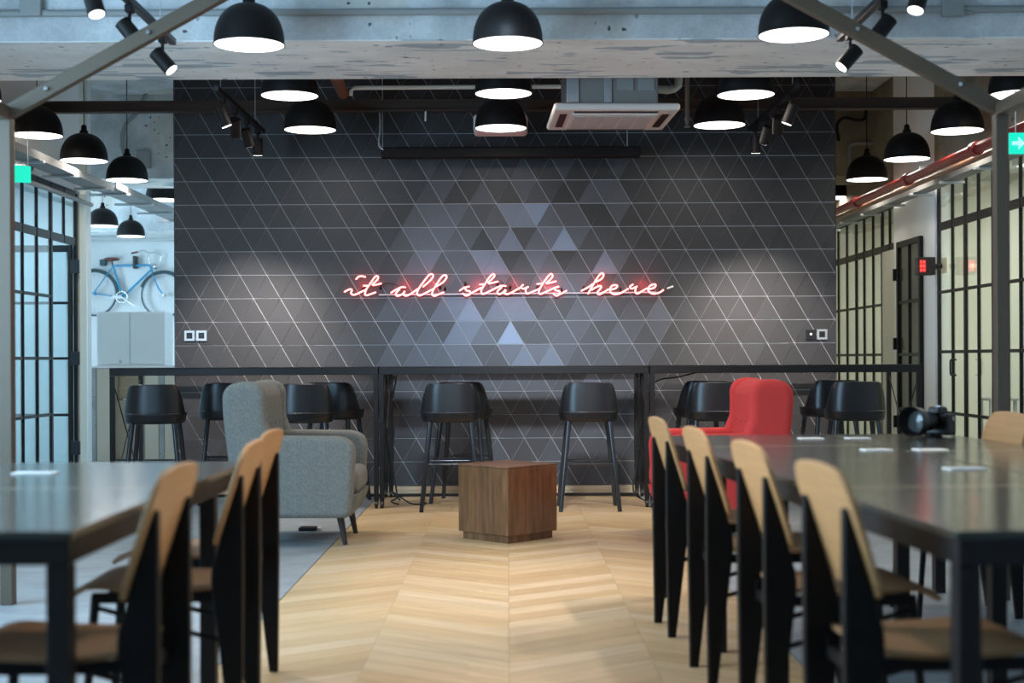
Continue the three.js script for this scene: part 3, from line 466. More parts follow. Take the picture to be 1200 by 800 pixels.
// passage signs and sensors
function exitSign(label, p, w, h, turn, arrow) {
  const t = thing('exit_sign', label, 'sign', [p.x, p.y, p.z], turn);
  mesh('sign_panel', rb(-w / 2, w / 2, -h / 2, h / 2, -0.012, 0.012, 0.004), M.exit, t);
  if (arrow) { const s = new THREE.Shape(); const k = h * 0.3; s.moveTo(-k, k * 0.3); s.lineTo(0, k * 0.3); s.lineTo(0, k); s.lineTo(k, 0); s.lineTo(0, -k); s.lineTo(0, -k * 0.3); s.lineTo(-k, -k * 0.3); const g = extr(s, 0.003); g.translate(-w / 2 + h * 0.42, 0, 0.012); mesh('arrow_mark', g, M.exitMark, t); const f = new THREE.Shape(); }
  for (const s of [-1, 1]) mesh('hanger', cyl(V(s * w * 0.35, h / 2, 0), V(s * w * 0.35, h / 2 + 0.25, 0), 0.004, 0.004, 6), M.galv, t);
}
exitSign('green exit sign with an arrow beside the steel post, red pipe side', at(1209, 168, 8.4), 0.27, 0.125, 0.0, true);
exitSign('small green exit sign above the glazed partition, bicycle side', at(25, 204, 10.2), 0.13, 0.12, 0.5, false);
{ const p = at(33, 197, 11.3), t = thing('security_camera', 'small white dome security camera by the green sign', 'security camera', [p.x, p.y, p.z]); mesh('base', lathe([[0.001, 0.09], [0.055, 0.09], [0.055, 0.03], [0.05, 0.02]], 20), M.white, t); mesh('dome', lathe([[0.045, 0.025], [0.04, -0.01], [0.025, -0.03], [0.001, -0.036]], 20), M.darkGlass, t); mesh('stem', cyl(V(0, 0.09, 0), V(0, 0.14, 0), 0.01, 0.01, 8), M.white, t); mesh('wall_arm', rb(XL + 0.001 - p.x, 0.01, 0.13, 0.15, -0.012, 0.012, 0.003), M.white, t); }
{ const p = at(1104, 199, 11.6), t = thing('alarm_sounder', 'pale rounded alarm sounder above the glazed partition, red pipe side', 'alarm', [p.x - 0.13, p.y - 0.02, p.z]); mesh('body', lathe([[0.001, -0.07], [0.04, -0.06], [0.055, -0.02], [0.055, 0.05], [0.001, 0.055]], 20), M.white, t); mesh('bracket', rb(-0.02, XR - 0.001 - p.x + 0.13, 0.02, 0.04, -0.03, 0.03, 0.004), M.white, t); }
{ const p = at(1084, 312, 11.95), t = thing('led_sign', 'black box sign with red glowing display beside the dark door', 'led sign', [p.x, p.y, p.z]); mesh('housing', rb(-0.075, 0.075, -0.075, 0.075, -0.05, 0.05, 0.006), M.black, t); const s = mesh('display', bx(-0.062, -0.005, -0.055, 0.055, 0.05, 0.052), std(C(0.12, 0.01, 0.01), 0.4), t);
  for (const x of [-0.048, -0.022]) for (const y of [-0.035, 0, 0.035]) mesh('lit_segment', bx(x - 0.009, x + 0.009, y - 0.012, y + 0.012, 0.052, 0.053), M.led, t); mesh('wall_arm', rb(0.075, XR - p.x - 0.001, -0.02, 0.02, -0.02, 0.02, 0.003), M.black, t); const l = new THREE.PointLight(C(1, 0.05, 0.04), 0.02); l.name = 'led_glow'; l.position.set(-0.035, 0, 0.07); t.add(l); }
{ const d = 11.93, x = XR + 0.02; tag(mesh('paper_note', bx(x - 0.001, x, at(1104, 320, d).y, at(1104, 302, d).y, -12.03, -11.87), M.note), 'small yellowish paper note stuck on the glazed door', 'note'); }

// ---------------------------------------------------------------- wall plates
for (const [x, y, l] of [[222.3, 393.3, 'silver framed switch plate nearer the wall edge, passage side'], [236.3, 393.2, 'silver framed switch plate, second from the wall edge'], [963.2, 391.6, 'silver framed socket plate beside the black plate']]) {
  const p = at(x, y, WD - 0.001), t = thing('switch_plate', l, 'switch plate', [p.x, p.y, p.z]), h = 0.041;
  mesh('frame', [bx(-h, h, h - 0.017, h, 0, 0.012), bx(-h, h, -h, -h + 0.017, 0, 0.012), bx(-h, -h + 0.017, -h + 0.017, h - 0.017, 0, 0.012), bx(h - 0.017, h, -h + 0.017, h - 0.017, 0, 0.012)], M.galv, t); mesh('insert', bx(-h + 0.017, h - 0.017, -h + 0.017, h - 0.017, 0, 0.006), M.black, t);
}
{ const p = at(950.3, 392, WD - 0.001), t = thing('control_plate', 'black square control plate with a small white knob', 'control plate', [p.x, p.y, p.z]); mesh('plate', rb(-0.04, 0.04, -0.04, 0.04, 0, 0.01, 0.003), M.black, t); mesh('knob', cyl(V(-0.002, 0.004, 0.01), V(-0.002, 0.004, 0.02), 0.01, 0.009, 14), M.white, t); }

// ---------------------------------------------------------------- bar tables along the wall
const BF = 10.48, BB = 11.34, BH = 1.04;
function barTable(x0, x1, label) {
  const t = thing('bar_table', label, 'bar table', [0, 0, 0], 0, 'bar tables in a row along the tiled wall'), w = 0.034;
  mesh('top_frame', [rb(x0, x1, BH - 0.054, BH - 0.004, -BF - 0.034, -BF, 0.003), rb(x0, x1, BH - 0.054, BH - 0.004, -BB, -BB + 0.034, 0.003), rb(x0, x0 + w, BH - 0.054, BH - 0.004, -BB + 0.034, -BF - 0.034, 0.003), rb(x1 - w, x1, BH - 0.054, BH - 0.004, -BB + 0.034, -BF - 0.034, 0.003)], M.steel, t);
  mesh('table_top', rb(x0, x1, BH - 0.004, BH + 0.004, -BF - 0.34, -BF, 0.0015, 1), M.steel, t);
  for (const x of [x0, x1 - w]) {
    const fl = mesh('leg', rb(x, x + w, 0.06, BH - 0.055, -BF - w, -BF, 0.003), M.steel, t), bl = mesh('leg', rb(x, x + w, 0.06, BH - 0.055, -BB, -BB + w, 0.003), M.steel, t);
    for (const [l, z] of [[fl, -BF - w / 2], [bl, -BB + w / 2]]) { mesh('castor', [cyl(V(x + w / 2 - 0.011, 0.027, z), V(x + w / 2 + 0.011, 0.027, z), 0.027, 0.027, 18), rb(x + w / 2 - 0.016, x + w / 2 + 0.016, 0.03, 0.06, z - 0.016, z + 0.016, 0.004)], M.black, l); }
    for (const [a, b] of [[0.12, BH - 0.09], [BH - 0.09, 0.12]]) mesh('cross_wire', cyl(V(x + w / 2, a, -BF - 0.03), V(x + w / 2, b, -BB + 0.03), 0.005, 0.005, 6), M.black, t);
  }
  mesh('rear_rail', rb(x0 + w, x1 - w, 0.006, 0.03, -BB + 0.004, -BB + w - 0.004, 0.003), M.steel, t);
}
const bx0 = at(128, 430, BF).x, bj1 = at(443.5, 430, BF).x, bj2 = at(761, 430, BF).x, bx3 = at(1080, 430, BF).x;
barTable(bx0, bj1 - 0.004, 'long black steel bar table nearest the bicycle passage'); barTable(bj1 + 0.004, bj2 - 0.004, 'long black steel bar table below the neon sign'); barTable(bj2 + 0.004, bx3, 'long black steel bar table behind the red armchair');
function cable(label, pts, r = 0.006) { tag(mesh('power_cable', tube(pts, r, pts.length * 8, 6), M.black), label, 'cable'); }
cable('black power cable hanging down at the first joint of the bar tables', [V(bj1 + 0.06, BH - 0.09, -10.9), V(bj1 + 0.10, 0.95, -10.85), V(bj1 + 0.055, 0.7, -10.9), V(bj1 + 0.07, 0.4, -10.92), V(bj1 + 0.05, 0.12, -10.95), V(bj1 + 0.12, 0.012, -10.95)]);
cable('black power cable curling on the floor under the middle bar table', [V(bj1 + 0.08, 0.09, -10.8), V(bj1 + 0.14, 0.05, -10.78), V(bj1 + 0.22, 0.008, -10.75), V(bj1 + 0.30, 0.008, -10.72), V(bj1 + 0.33, 0.008, -10.8)]);
cable('black power cable bundle by the castor of the middle bar table', [V(bj1 + 0.09, 0.6, -10.8), V(bj1 + 0.075, 0.3, -10.78), V(bj1 + 0.11, 0.07, -10.76), V(bj1 + 0.07, 0.03, -10.7), V(bj1 + 0.13, 0.01, -10.68)]);
cable('black cable looped under the bar table top behind the red armchair', [V(bj2 + 0.07, 0.6, -10.8), V(bj2 + 0.06, 0.86, -10.8), V(bj2 + 0.10, 0.93, -10.8), V(bj2 + 0.25, 0.955, -10.8), V(bj2 + 0.4, 0.99, -10.8)]);
cable('black cable falling beside the second bar table joint', [V(bj2 - 0.05, 0.95, -10.9), V(bj2 - 0.035, 0.6, -10.9), V(bj2 - 0.07, 0.25, -10.88), V(bj2 - 0.09, 0.08, -10.8), V(bj2 + 0.02, 0.01, -10.7)]);

// ---------------------------------------------------------------- bar stools
function makeStool() {
  const t = new THREE.Group(); t.name = 'bar_stool';
  // plan of the shell: squarish round; the back faces +z (toward the camera)
  const plan = (a, rx, rz) => { const c = Math.cos(a), s = Math.sin(a), n = 2.9; return [rx * Math.sign(c) * Math.pow(Math.abs(c), 2 / n), rz * Math.sign(s) * Math.pow(Math.abs(s), 2 / n)]; };
  const grid = (nu, nv, f, closed) => { const P = [], I = []; for (let j = 0; j <= nv; j++) for (let i = 0; i <= nu; i++) P.push(...f(i / nu, j / nv)); for (let j = 0; j < nv; j++) for (let i = 0; i < nu; i++) { const a = j * (nu + 1) + i, b = a + 1, c = a + nu + 1, d = c + 1; I.push(a, b, d, a, d, c); } const g = new THREE.BufferGeometry(); g.setAttribute('position', new THREE.Float32BufferAttribute(P, 3)); g.setIndex(I); g.computeVertexNormals(); return g; };
  // seat: side profile bulging out to a rim at y 0.712, dished top
  const prof = [[0.0, 0.640], [0.8, 0.640], [0.92, 0.645], [0.965, 0.665], [0.985, 0.70], [1.01, 0.712], [0.985, 0.718], [0.95, 0.716], [0.80, 0.706], [0.5, 0.700], [0.0, 0.699]];
  const seat = grid(48, prof.length - 1, (u, v) => { const k = prof[Math.round(v * (prof.length - 1))], [x, z] = plan(-u * 2 * Math.PI, 0.218 * k[0], 0.205 * k[0]); return [x, k[1], z]; });
  mesh('seat', seat, M.stool, t);
  // backrest: wall that wraps the rear, leaning in, dying away toward the front
  const A0 = -0.02, A1 = Math.PI + 0.02, H = (u) => { const a = A0 + (A1 - A0) * u, x = Math.min(1, Math.abs(plan(a, 1, 1)[0])); return 0.205 * Math.pow(Math.max(0, 1 - Math.pow(x, 16)), 0.5) + 0.003; };
  const wall = (off) => (u, v) => { const a = A0 + (A1 - A0) * u, k = 1 - 0.07 * Math.pow(v, 1.5) - 0.10 * Math.pow(Math.max(0, v - 0.75) / 0.25, 2) * 0.35, [x, z] = plan(a, (0.217 - off) * k, (0.20 - off) * (1 - 0.04 * v)); return [x, 0.712 + H(u) * v, z]; };
  const inner = grid(72, 12, wall(0.016)), outer = grid(72, 12, wall(0)); outer.index.array.reverse(); outer.computeVertexNormals();
  const rim = grid(72, 4, (u, v) => { const p = wall(0)(u, 1), q = wall(0.016)(u, 1); return [p[0] + (q[0] - p[0]) * v, p[1] + 0.006 * Math.sin(Math.PI * v), p[2] + (q[2] - p[2]) * v]; });
  mesh('backrest', [inner, outer, rim], M.stool, t);
  for (const sx of [-1, 1]) for (const sz of [-1, 1]) mesh('leg', cyl(V(sx * 0.147, 0.645, sz * 0.137), V(sx * 0.212, 0, sz * 0.215), 0.0185, 0.0155, 14), M.stoolLeg, t);
  const k = 0.34 / 0.66, fx = 0.212 - 0.067 * k, fz = 0.215 - 0.08 * k;
  for (const s of [-1, 1]) { mesh('footrest', cyl(V(-fx, 0.34, s * fz), V(fx, 0.34, s * fz), 0.010, 0.010, 10), M.stoolLeg, t); mesh('footrest', cyl(V(s * fx, 0.325, -fz), V(s * fx, 0.325, fz), 0.010, 0.010, 10), M.stoolLeg, t); }
  return t;
}
const stool0 = makeStool();
function stool(px, d, turn, label) { const c = stool0.clone(); c.name = numbered('bar_stool'); c.position.set((px - CX) / FPX * d, 0, -d); c.rotation.y = turn; scene.add(c); tag(c, label, 'bar stool', 'black bar stools at the bar tables'); }
stool(182.5, 10.36, 0.10, 'black bar stool with its back out, nearest the bicycle passage'); stool(357, 10.42, 0.10, 'black bar stool just beyond the grey armchair back');
stool(527.5, 10.42, 0.04, 'black bar stool beside the wooden cube, cube on its inner side'); stool(689, 10.40, 0.0, 'black bar stool standing alone between cube and red armchair');
stool(838, 10.42, -0.06, 'black bar stool half hidden by the red armchair'); stool(1001, 10.36, -0.08, 'black bar stool nearest the dark glazed passage door');
stool(266, 10.98, 0.2, 'black bar stool on the wall side behind the grey armchair top'); stool(392, 10.98, -0.2, 'black bar stool on the wall side above the grey armchair seat');
stool(543, 10.98, -0.18, 'black bar stool on the wall side behind the one by the cube'); stool(823, 11.0, 0.15, 'black bar stool on the wall side behind the one at the red armchair'); stool(972, 11.0, 0.15, 'black bar stool on the wall side behind the last one by the passage');

// ---------------------------------------------------------------- wing armchairs (facing +x)
function armchair(label, cx, cz, s, mat, name) {                     // s = 1 faces +x, -1 faces -x
  const t = thing('armchair', label, 'armchair', [cx, 0, cz]);
  const W = 0.86, sh = (f) => { const q = new THREE.Shape(); f(q); return q; };
  const put = (g, z0) => { g.translate(0, 0, z0); if (s < 0) g.rotateY(Math.PI); return g; };
  const base = sh((q) => { q.moveTo(-0.30, 0.175); q.lineTo(0.34, 0.175); q.quadraticCurveTo(0.375, 0.24, 0.385, 0.30); q.lineTo(-0.34, 0.30); });
  mesh('seat_base', put(extr(base, W - 0.18, 0.02), -W / 2 + 0.09), mat, t);
  const cu = rb(-0.22, 0.385, 0.295, 0.445, -0.285, 0.285, 0.05, 4); mesh('seat_cushion', put(cu, 0), mat, t);
  const arm = sh((q) => { q.moveTo(-0.30, 0.172); q.lineTo(0.31, 0.172); q.quadraticCurveTo(0.345, 0.175, 0.352, 0.22); q.lineTo(0.372, 0.54); q.quadraticCurveTo(0.375, 0.640, 0.26, 0.648); q.lineTo(-0.20, 0.655); q.lineTo(-0.34, 0.66); });
  for (const k of [-1, 1]) mesh('armrest', put(extr(arm, 0.16, 0.034, 5), k > 0 ? W / 2 - 0.16 : -W / 2), mat, t);
  const back = sh((q) => { q.moveTo(-0.30, 0.20); q.lineTo(-0.12, 0.30); q.quadraticCurveTo(-0.14, 0.55, -0.155, 0.72); q.lineTo(-0.165, 0.88); q.quadraticCurveTo(-0.18, 0.955, -0.27, 0.962); q.quadraticCurveTo(-0.385, 0.965, -0.392, 0.88); q.quadraticCurveTo(-0.392, 0.80, -0.375, 0.65); q.lineTo(-0.335, 0.25); });
  mesh('backrest', put(extr(back, W - 0.22, 0.03, 4), -W / 2 + 0.11), mat, t);
  const wing = sh((q) => { q.moveTo(-0.32, 0.26); q.lineTo(-0.13, 0.26); q.lineTo(-0.095, 0.60); q.quadraticCurveTo(-0.115, 0.67, -0.142, 0.73); q.quadraticCurveTo(-0.15, 0.80, -0.145, 0.88); q.quadraticCurveTo(-0.15, 0.968, -0.25, 0.972); q.quadraticCurveTo(-0.392, 0.978, -0.402, 0.88); q.quadraticCurveTo(-0.402, 0.78, -0.385, 0.65); q.lineTo(-0.345, 0.3); });
  for (const k of [-1, 1]) mesh('wing', put(extr(wing, 0.125, 0.045, 5), k > 0 ? W / 2 - 0.135 : -W / 2 + 0.01), mat, t);
  for (const z of [-0.17, 0, 0.17]) for (const y of [0.62, 0.72, 0.82]) { const g = new THREE.SphereGeometry(0.014, 10, 8); g.scale(0.6, 1, 1); g.translate(-0.148 - (y - 0.62) * 0.09, y, z); mesh('button', put(g, 0), mat, t); }
  for (const [x, k] of [[0.27, 1], [0.27, -1], [-0.24, 1], [-0.24, -1]]) mesh('leg', put(cyl(V(x, 0.18, k * 0.27), V(x + (x > 0 ? 0.035 : 0.03 * 1), 0, k * 0.285), 0.024, 0.014, 14), 0), M.legWood, t);
}
armchair('grey tufted wing armchair facing the wooden cube', -1.272, -8.72, 1, M.grey); armchair('red tufted wing armchair behind the dining chairs', 1.272, -8.72, -1, M.red);

// ---------------------------------------------------------------- wooden cube
{
  const t = thing('wooden_cube', 'dark wooden cube table on a recessed plinth in the aisle', 'cube table', [at(595, 600, 8.72).x, 0, -8.73], Math.PI / 4 + 0.005), h = 0.214;
  mesh('body', rb(-h, h, 0.045, 0.442, -h, h, 0.004), M.cube, t); mesh('top_board', rb(-h - 0.001, h + 0.001, 0.4425, 0.458, -h - 0.001, h + 0.001, 0.004), M.cube, t); mesh('plinth', rb(-h + 0.02, h - 0.02, 0, 0.0445, -h + 0.02, h - 0.02, 0.002), M.cube, t);
}
{ const p = at(361, 621, 9.17), t = thing('floor_socket', 'small metal floor socket under the grey armchair', 'floor socket', [p.x, 0, p.z]); mesh('lid', rb(-0.055, 0.055, 0, 0.022, -0.05, 0.05, 0.004), M.steel, t); mesh('plug', rb(0.06, 0.085, 0, 0.02, -0.02, 0.03, 0.004), M.beige, t); }

// ---------------------------------------------------------------- dining tables
const TH = 0.74;
function diningTable(label, L, W, pos, turn, legs = [0.006, L - 0.056]) {                // local: x across 0..W, z from 0 to -L
  const t = thing('dining_table', label, 'table', pos, turn, 'dark dining tables');
  for (const [a, b] of [[0, L / 2 - 0.005], [L / 2 + 0.005, L]]) mesh('top_panel', rb(0, W, TH - 0.018, TH, -b, -a, 0.003), M.table, t);
  mesh('joint_strip', bx(0, W, TH - 0.012, TH - 0.0004, -L / 2 - 0.005, -L / 2 + 0.005), M.strip, t);
  mesh('apron', [rb(0.006, W - 0.006, TH - 0.072, TH - 0.0185, -0.05, -0.004, 0.003), rb(0.006, W - 0.006, TH - 0.072, TH - 0.0185, -L + 0.004, -L + 0.05, 0.003), rb(0.006, 0.05, TH - 0.072, TH - 0.0185, -L + 0.05, -0.05, 0.003), rb(W - 0.05, W - 0.006, TH - 0.072, TH - 0.0185, -L + 0.05, -0.05, 0.003)], M.tableEdge, t);
  for (const x of [0.006, W - 0.056]) for (const z of legs) mesh('leg', rb(x, x + 0.05, 0, TH - 0.0725, -z - 0.05, -z, 0.004), M.tableEdge, t);
}
diningTable('dark grey dining table on the bicycle side of the aisle', 2.04, 1.3, [-0.923 - 1.3, 0, -3.0], 0, [0.006, 1.5]);
const YAW = 0.07, TX = 0.923, TZ = -2.93;
const loc = (a, l) => [TX + a * Math.cos(YAW) - l * Math.sin(YAW), 0, TZ - a * Math.sin(YAW) - l * Math.cos(YAW)];
diningTable('dark grey dining table lining the aisle opposite, chairs along its edge', 2.0, 0.76, loc(0, 0), YAW, [0.006, 1.5]);
diningTable('dark grey dining table next to the red armchair', 1.64, 0.76, loc(0, 2.01), YAW, [0.36, 1.584]);
diningTable('dark grey dining table carrying the camera', 2.4, 0.60, loc(0.77, 1.25), YAW);
const outlet = (label, px, py, d, w) => { const p = at(px, py, d), t = thing('table_outlet', label, 'table outlet', [p.x, TH, p.z], px > 600 ? YAW : 0, 'white power outlets set in the table tops'); mesh('lid', rb(-w / 2, w / 2, 0, 0.004, -0.04, 0.04, 0.0015, 1), M.white, t); mesh('hinge_line', bx(-w / 2 + 0.01, w / 2 - 0.01, 0.004, 0.0055, -0.004, 0.004), M.galv, t); };
outlet('white table outlet beyond the joint strip, nearer the aisle', 950, 513.5, 6.28, 0.10); outlet('white table outlet beyond the joint strip, nearer the camera', 1005, 513.3, 6.28, 0.10); outlet('white table outlet before the joint strip, nearer the aisle', 1027, 527.3, 5.48, 0.11); outlet('white table outlet before the joint strip, in line with the camera', 1090, 526.3, 5.48, 0.12); outlet('white table outlet on the table lining the aisle, past the seam', 1130, 549, 4.55, 0.12); outlet('white table outlet on the bicycle side table', 41, 552.5, 4.55, 0.13);

// ---------------------------------------------------------------- dining chairs (facing +x, rear legs at x = 0)
function makeChair() {
  const t = new THREE.Group(); t.name = 'dining_chair';
  const leg = new THREE.Shape(); leg.moveTo(0.006, 0); leg.lineTo(0.036, 0); leg.lineTo(0.088, 0.43); leg.quadraticCurveTo(0.094, 0.47, 0.088, 0.51); leg.lineTo(0.012, 0.768); leg.quadraticCurveTo(0.004, 0.776, 0.0, 0.766); leg.lineTo(0, 0.45);
  for (const k of [-1, 1]) { const g = extr(leg, 0.032, 0.006, 2); g.translate(0, 0, k * 0.155 - 0.016); mesh('rear_leg', g, M.blackMatte, t); }
  // backrest: bent plywood panel leaning back
  const s = new THREE.Shape(), w = 0.208, h = 0.30; s.moveTo(-w + 0.05, 0); s.lineTo(w - 0.05, 0); s.quadraticCurveTo(w - 0.012, 0.005, w - 0.008, 0.05); s.lineTo(w, h - 0.09); s.quadraticCurveTo(w - 0.002, h - 0.012, w - 0.075, h - 0.004); s.quadraticCurveTo(0, h + 0.008, -w + 0.075, h - 0.004); s.quadraticCurveTo(-w + 0.002, h - 0.012, -w, h - 0.09); s.lineTo(-w + 0.008, 0.05); s.quadraticCurveTo(-w + 0.012, 0.005, -w + 0.05, 0);
  const b = extr(s, 0.013, 0.003, 2); b.rotateY(Math.PI / 2); b.rotateZ(Math.atan2(0.082, 0.256)); b.translate(0.072, 0.572, 0); mesh('backrest', b, M.ply, t);
  // seat: plywood with waterfall front
  const p = new THREE.Shape(); p.moveTo(0.065, 0.452); p.quadraticCurveTo(0.2, 0.438, 0.38, 0.455); p.quadraticCurveTo(0.455, 0.462, 0.485, 0.425); p.lineTo(0.496, 0.432); p.quadraticCurveTo(0.465, 0.475, 0.385, 0.467); p.quadraticCurveTo(0.2, 0.451, 0.065, 0.465);
  const sg = extr(p, 0.40, 0.003, 1); sg.translate(0, 0, -0.20); { const q = sg.attributes.position; for (let i = 0; i < q.count; i++) { const x = q.getX(i); q.setZ(i, q.getZ(i) * (0.82 + 0.18 * sst(0.05, 0.22, x) - 0.10 * sst(0.4, 0.5, x))); } sg.computeVertexNormals(); } mesh('seat', sg, M.plyShaded, t);  // seat plywood toned darker, standing in for shade under the table
  for (const k of [-1, 1]) {
    mesh('side_rail', sqbar(V(0.05, 0.425, k * 0.135), V(0.43, 0.425, k * 0.15), 0.016, 0.03), M.blackMatte, t);
    mesh('front_leg', cyl(V(0.42, 0.43, k * 0.15), V(0.455, 0, k * 0.165), 0.0135, 0.0105, 12), M.blackMatte, t);
    mesh('stretcher', cyl(V(0.06, 0.30, k * 0.152), V(0.425, 0.40, k * 0.152), 0.0075, 0.0075, 8), M.blackMatte, t);
  }
  mesh('cross_rail', sqbar(V(0.06, 0.40, -0.14), V(0.06, 0.40, 0.14), 0.02, 0.03), M.blackMatte, t); mesh('cross_rail', sqbar(V(0.40, 0.42, -0.15), V(0.40, 0.42, 0.15), 0.016, 0.02), M.blackMatte, t);
  return t;
}
const chair0 = makeChair();
function chair(x, d, turn, label, group) { const c = chair0.clone(); c.name = numbered('dining_chair'); c.position.set(x, 0, -d); c.rotation.y = turn; scene.add(c); tag(c, label, 'chair', group); }
const gcR = 'plywood chairs along the aisle, red armchair side', gcL = 'plywood chairs along the aisle, bicycle side';
chair(0.715, 3.25, YAW, 'plywood and black steel chair farthest from the red armchair, red side row', gcR); chair(0.69, 4.07, YAW, 'plywood and black steel chair, third from the red armchair', gcR); chair(0.648, 4.91, YAW, 'plywood and black steel chair, second from the red armchair', gcR); chair(0.61, 5.76, YAW, 'plywood and black steel chair right before the red armchair', gcR);
chair(-0.765, 3.27, Math.PI, 'plywood and black steel chair farthest from the grey armchair, bicycle side row', gcL); chair(-0.757, 4.2, Math.PI + 0.02, 'plywood and black steel chair, middle of the bicycle side row', gcL); chair(-0.815, 4.87, Math.PI - 0.03, 'plywood and black steel chair right before the grey armchair', gcL);
chair(2.15, 6.12, Math.PI + 0.07, 'plywood chair on the outer table side, beside the camera', 'plywood chairs on the outer table side');

// ---------------------------------------------------------------- camera lying on the table
{
  const p = at(1087, 508, 6.42), t = thing('camera', 'black camera with a large hooded lens standing on the table', 'camera', [p.x, TH, p.z], 0.0);
  // lens points toward the aisle and a little to the viewer
  const dir = V(-0.80, 0.02, 0.60).normalize(), O = V(0.055, 0.068, -0.02), pt = (k) => O.clone().add(dir.clone().multiplyScalar(k));
  const g = new THREE.Group(); 
  const q = new THREE.Quaternion().setFromUnitVectors(V(0, 0, 1), dir);
  const ori = (geo) => { geo.applyQuaternion(q); geo.translate(O.x, O.y, O.z); return geo; };
  const bs = (a, b, c, d, e, f, r) => ori(rb(a, b, c, d, e, f, r, 3));
  mesh('body', [bs(-0.072, 0.072, -0.062, 0.035, -0.035, 0.03, 0.012), bs(-0.08, -0.045, -0.062, 0.03, -0.03, 0.05, 0.012)], M.black, t);
  mesh('prism_hump', [bs(-0.034, 0.034, 0.025, 0.066, -0.03, 0.04, 0.014)], M.black, t); mesh('hot_shoe', bs(-0.012, 0.012, 0.064, 0.070, -0.02, 0.005, 0.001), M.galv, t);
  const lens = lathe([[0.001, 0.03], [0.034, 0.03], [0.036, 0.06], [0.041, 0.062], [0.041, 0.10], [0.039, 0.102], [0.039, 0.12], [0.046, 0.13], [0.062, 0.145], [0.068, 0.20], [0.065, 0.20], [0.058, 0.155], [0.045, 0.15]], 36); lens.rotateX(Math.PI / 2); mesh('lens', ori(lens), M.black, t);
  const fr = lathe([[0.045, 0.150], [0.025, 0.156], [0.001, 0.158]], 30); fr.rotateX(Math.PI / 2); mesh('front_glass', ori(fr), M.darkGlass, t);
  const ring = new THREE.TorusGeometry(0.0425, 0.0018, 6, 36); ring.translate(0, 0, 0.082); mesh('zoom_ring', ori(ring), M.black, t);
  mesh('strap_lug', bs(0.072, 0.078, 0.005, 0.02, -0.01, 0.0, 0.002), M.galv, t);
  mesh('foot', rb(0.0, 0.06, 0, 0.012, -0.05, 0.02, 0.004), M.black, t);
}

// ---------------------------------------------------------------- lobby beyond the passage: cabinet and bicycle
{
  const d = 15.5, z = -d, X = (px) => (px - CX) / FPX * d, t = thing('reception_cabinet', 'tall pale cabinet with beige lower panels below the bicycle', 'cabinet');
  const H = 1.02, top = at(150, 365, d).y;
  mesh('upper_cabinet', rb(X(112), X(192), H + 0.02, top, z - 0.42, z - 0.04, 0.004), M.wallWhite, t); mesh('worktop', rb(X(102), X(205), H - 0.005, H + 0.02, z - 0.45, z + 0.02, 0.004), M.white, t);
  mesh('upper_door', [rb(X(113.5), X(151), H + 0.04, top - 0.02, z - 0.04, z - 0.025, 0.003), rb(X(152), X(190.5), H + 0.04, top - 0.02, z - 0.04, z - 0.025, 0.003)], M.wallWhite, t); mesh('knob', rb(X(140) - 0.012, X(140) + 0.012, H + 0.05, H + 0.085, z - 0.025, z - 0.005, 0.003), M.galv, t);
  mesh('end_post', rb(X(100.5), X(112.5), 0, H - 0.006, z - 0.4, z + 0.01, 0.004), M.greyPost, t); mesh('side_panel', rb(X(113), X(132.5), 0, H - 0.006, z - 0.4, z, 0.004), M.beige, t);
  mesh('recess_back', rb(X(133), X(169), at(150, 468, d).y, H - 0.006, z - 0.4, z - 0.2, 0.003), M.skirting, t); mesh('lower_panel', rb(X(133), X(169), 0.02, at(150, 469, d).y, z - 0.4, z - 0.06, 0.003), M.brownPanel, t);
  mesh('door_panel', rb(X(169.5), X(185.5), 0.02, H - 0.006, z - 0.4, z, 0.003), M.beige, t); mesh('grey_strip', rb(X(186), X(192), 0.02, H - 0.006, z - 0.4, z - 0.003, 0.002), M.greyPost, t); mesh('door_panel', rb(X(192.5), X(206), 0.02, H - 0.006, z - 0.4, z, 0.003), M.beige, t);
}
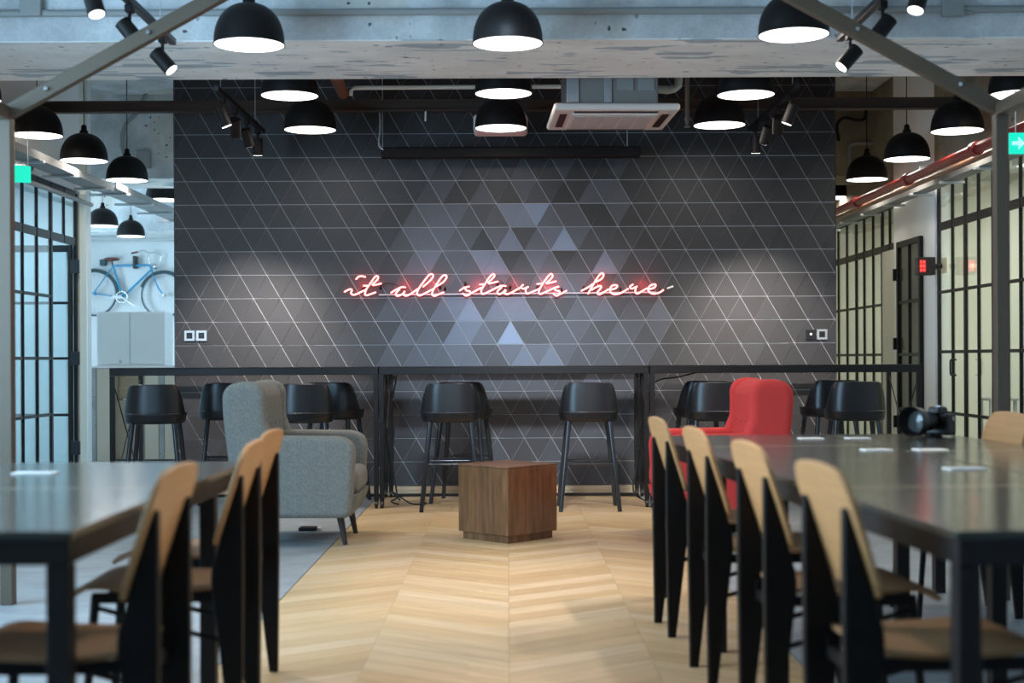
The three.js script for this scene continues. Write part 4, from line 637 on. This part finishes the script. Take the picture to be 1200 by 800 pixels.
{
  const D = 21.62, s = 960 / 120, P = (a, b, dz = 0) => at(90 + a / s, 280 + b / s, D).add(V(0, 0, dz));
  const t = thing('bicycle', 'blue city bicycle hung on the far white wall', 'bicycle');
  const rear = P(165, 510), front = P(815, 525), bb = P(430, 545), st = P(338, 255), ht = P(685, 240), hb = P(700, 285), R = 0.335;
  const tb = (a, b, r = 0.015) => cyl(a, b, r, r, 10);
  mesh('frame', [tb(P(338, 250), P(685, 245), 0.016), tb(P(695, 290), bb, 0.017), tb(P(338, 250), bb, 0.016), tb(rear, bb, 0.009), tb(rear.clone().add(V(0, 0, 0.05)), P(335, 262), 0.009), tb(ht, P(705, 300), 0.019), tube([P(702, 295), P(730, 380), P(765, 460), front], 0.012)], M.bikeBlue, t);
  for (const [c, nm] of [[rear, 1], [front, 2]]) {
    const to = (r, q) => { const g = new THREE.TorusGeometry(r, q, 8, 64); g.translate(c.x, c.y, c.z); return g; };
    const w = mesh('wheel', [to(R, 0.012)], M.rubber, t); mesh('rim', to(R - 0.02, 0.009), M.galv, w); mesh('hub', cyl(c.clone().add(V(0, 0, -0.05)), c.clone().add(V(0, 0, 0.05)), 0.024, 0.024, 14), nm === 1 ? M.bikeBlue : M.galv, w);
    mesh('spokes', [...Array(24)].map((_, i) => { const a = i / 24 * Math.PI * 2; return cyl(c.clone(), c.clone().add(V(Math.cos(a) * (R - 0.02), Math.sin(a) * (R - 0.02), 0)), 0.0014, 0.0014, 3); }), M.galv, w);
    const f = new THREE.TorusGeometry(R + 0.028, 0.015, 6, 40, 2.2); f.rotateZ(nm === 1 ? -0.35 : 0.6); f.translate(c.x, c.y, c.z); mesh('mudguard', f, M.rubber, t);
  }
  const sd = P(325, 190); const sg = new THREE.SphereGeometry(0.1, 18, 12); sg.scale(1.25, 0.30, 0.6); sg.translate(sd.x, sd.y, sd.z); mesh('saddle', [sg, tb(st, sd, 0.012)], M.brownLeather, t); const bag = P(250, 222); mesh('saddle_bag', rb(bag.x - 0.05, bag.x + 0.05, bag.y - 0.05, bag.y + 0.05, bag.z - 0.05, bag.z + 0.05, 0.02), M.rubber, t);
  mesh('stem', [tb(ht, P(672, 140), 0.012)], M.chrome, t);
  mesh('handlebar', [tube([P(600, 135, 0.2), P(640, 110, 0.12), P(672, 128, 0.0), P(730, 125, -0.02), P(790, 155, -0.04), P(770, 205, -0.06)], 0.010)], M.chrome, t); mesh('grip', [tb(P(545, 145, 0.22), P(605, 130, 0.2), 0.015)], M.brownLeather, t);
  const hl = P(740, 258, 0.02); const hg = new THREE.SphereGeometry(0.045, 14, 10); hg.translate(hl.x, hl.y, hl.z); mesh('headlamp', hg, M.chrome, t);
  const cg = new THREE.TorusGeometry(0.085, 0.012, 8, 30); cg.translate(bb.x, bb.y, bb.z + 0.04); mesh('chainring', cg, M.chrome, t); mesh('crank', [tb(bb.clone().add(V(0, 0, 0.06)), P(555, 630, 0.06), 0.009), tb(bb.clone().add(V(0, 0, -0.04)), P(300, 560, -0.04), 0.009)], M.chrome, t); mesh('chain_guard', [tb(P(345, 545, 0.05), bb.clone().add(V(0, 0, 0.05)), 0.03)], M.white, t);
  mesh('wall_bracket', [rb(P(540, 0).x - 0.02, P(540, 0).x + 0.02, P(0, 280).y, P(0, 160).y, -21.745, -D + 0.03, 0.006)], M.black, t);
}
// small side table with a bottle in the glazed room
{ const p = at(1158, 466, 11.6), t = thing('side_table', 'small grey side table seen through the glazed partition', 'side table', [p.x + 0.08, 0, p.z]), y = p.y; mesh('top', rb(-0.12, 0.12, y - 0.02, y, -0.15, 0.15, 0.004), M.greyPost, t); for (const x of [-0.11, 0.085]) for (const z of [-0.13, 0.105]) mesh('leg', rb(x, x + 0.025, 0, y - 0.021, z, z + 0.025, 0.002), M.greyPost, t);
  const b = thing('bottle', 'dark little bottle on the side table in the glazed room', 'bottle', [p.x + 0.06, y, p.z]); mesh('body', lathe([[0.001, 0], [0.03, 0], [0.03, 0.08], [0.012, 0.11], [0.012, 0.135]], 16), M.darkGlass, b); mesh('cap', lathe([[0.014, 0.13], [0.014, 0.155], [0.001, 0.155]], 12), M.redPipe, b); }

scene.traverse((o) => { if (o.isMesh) { o.castShadow = true; o.receiveShadow = true; } if (o.isSpotLight || o.isPointLight) o.castShadow = true; });
renderer.render(scene, camera);
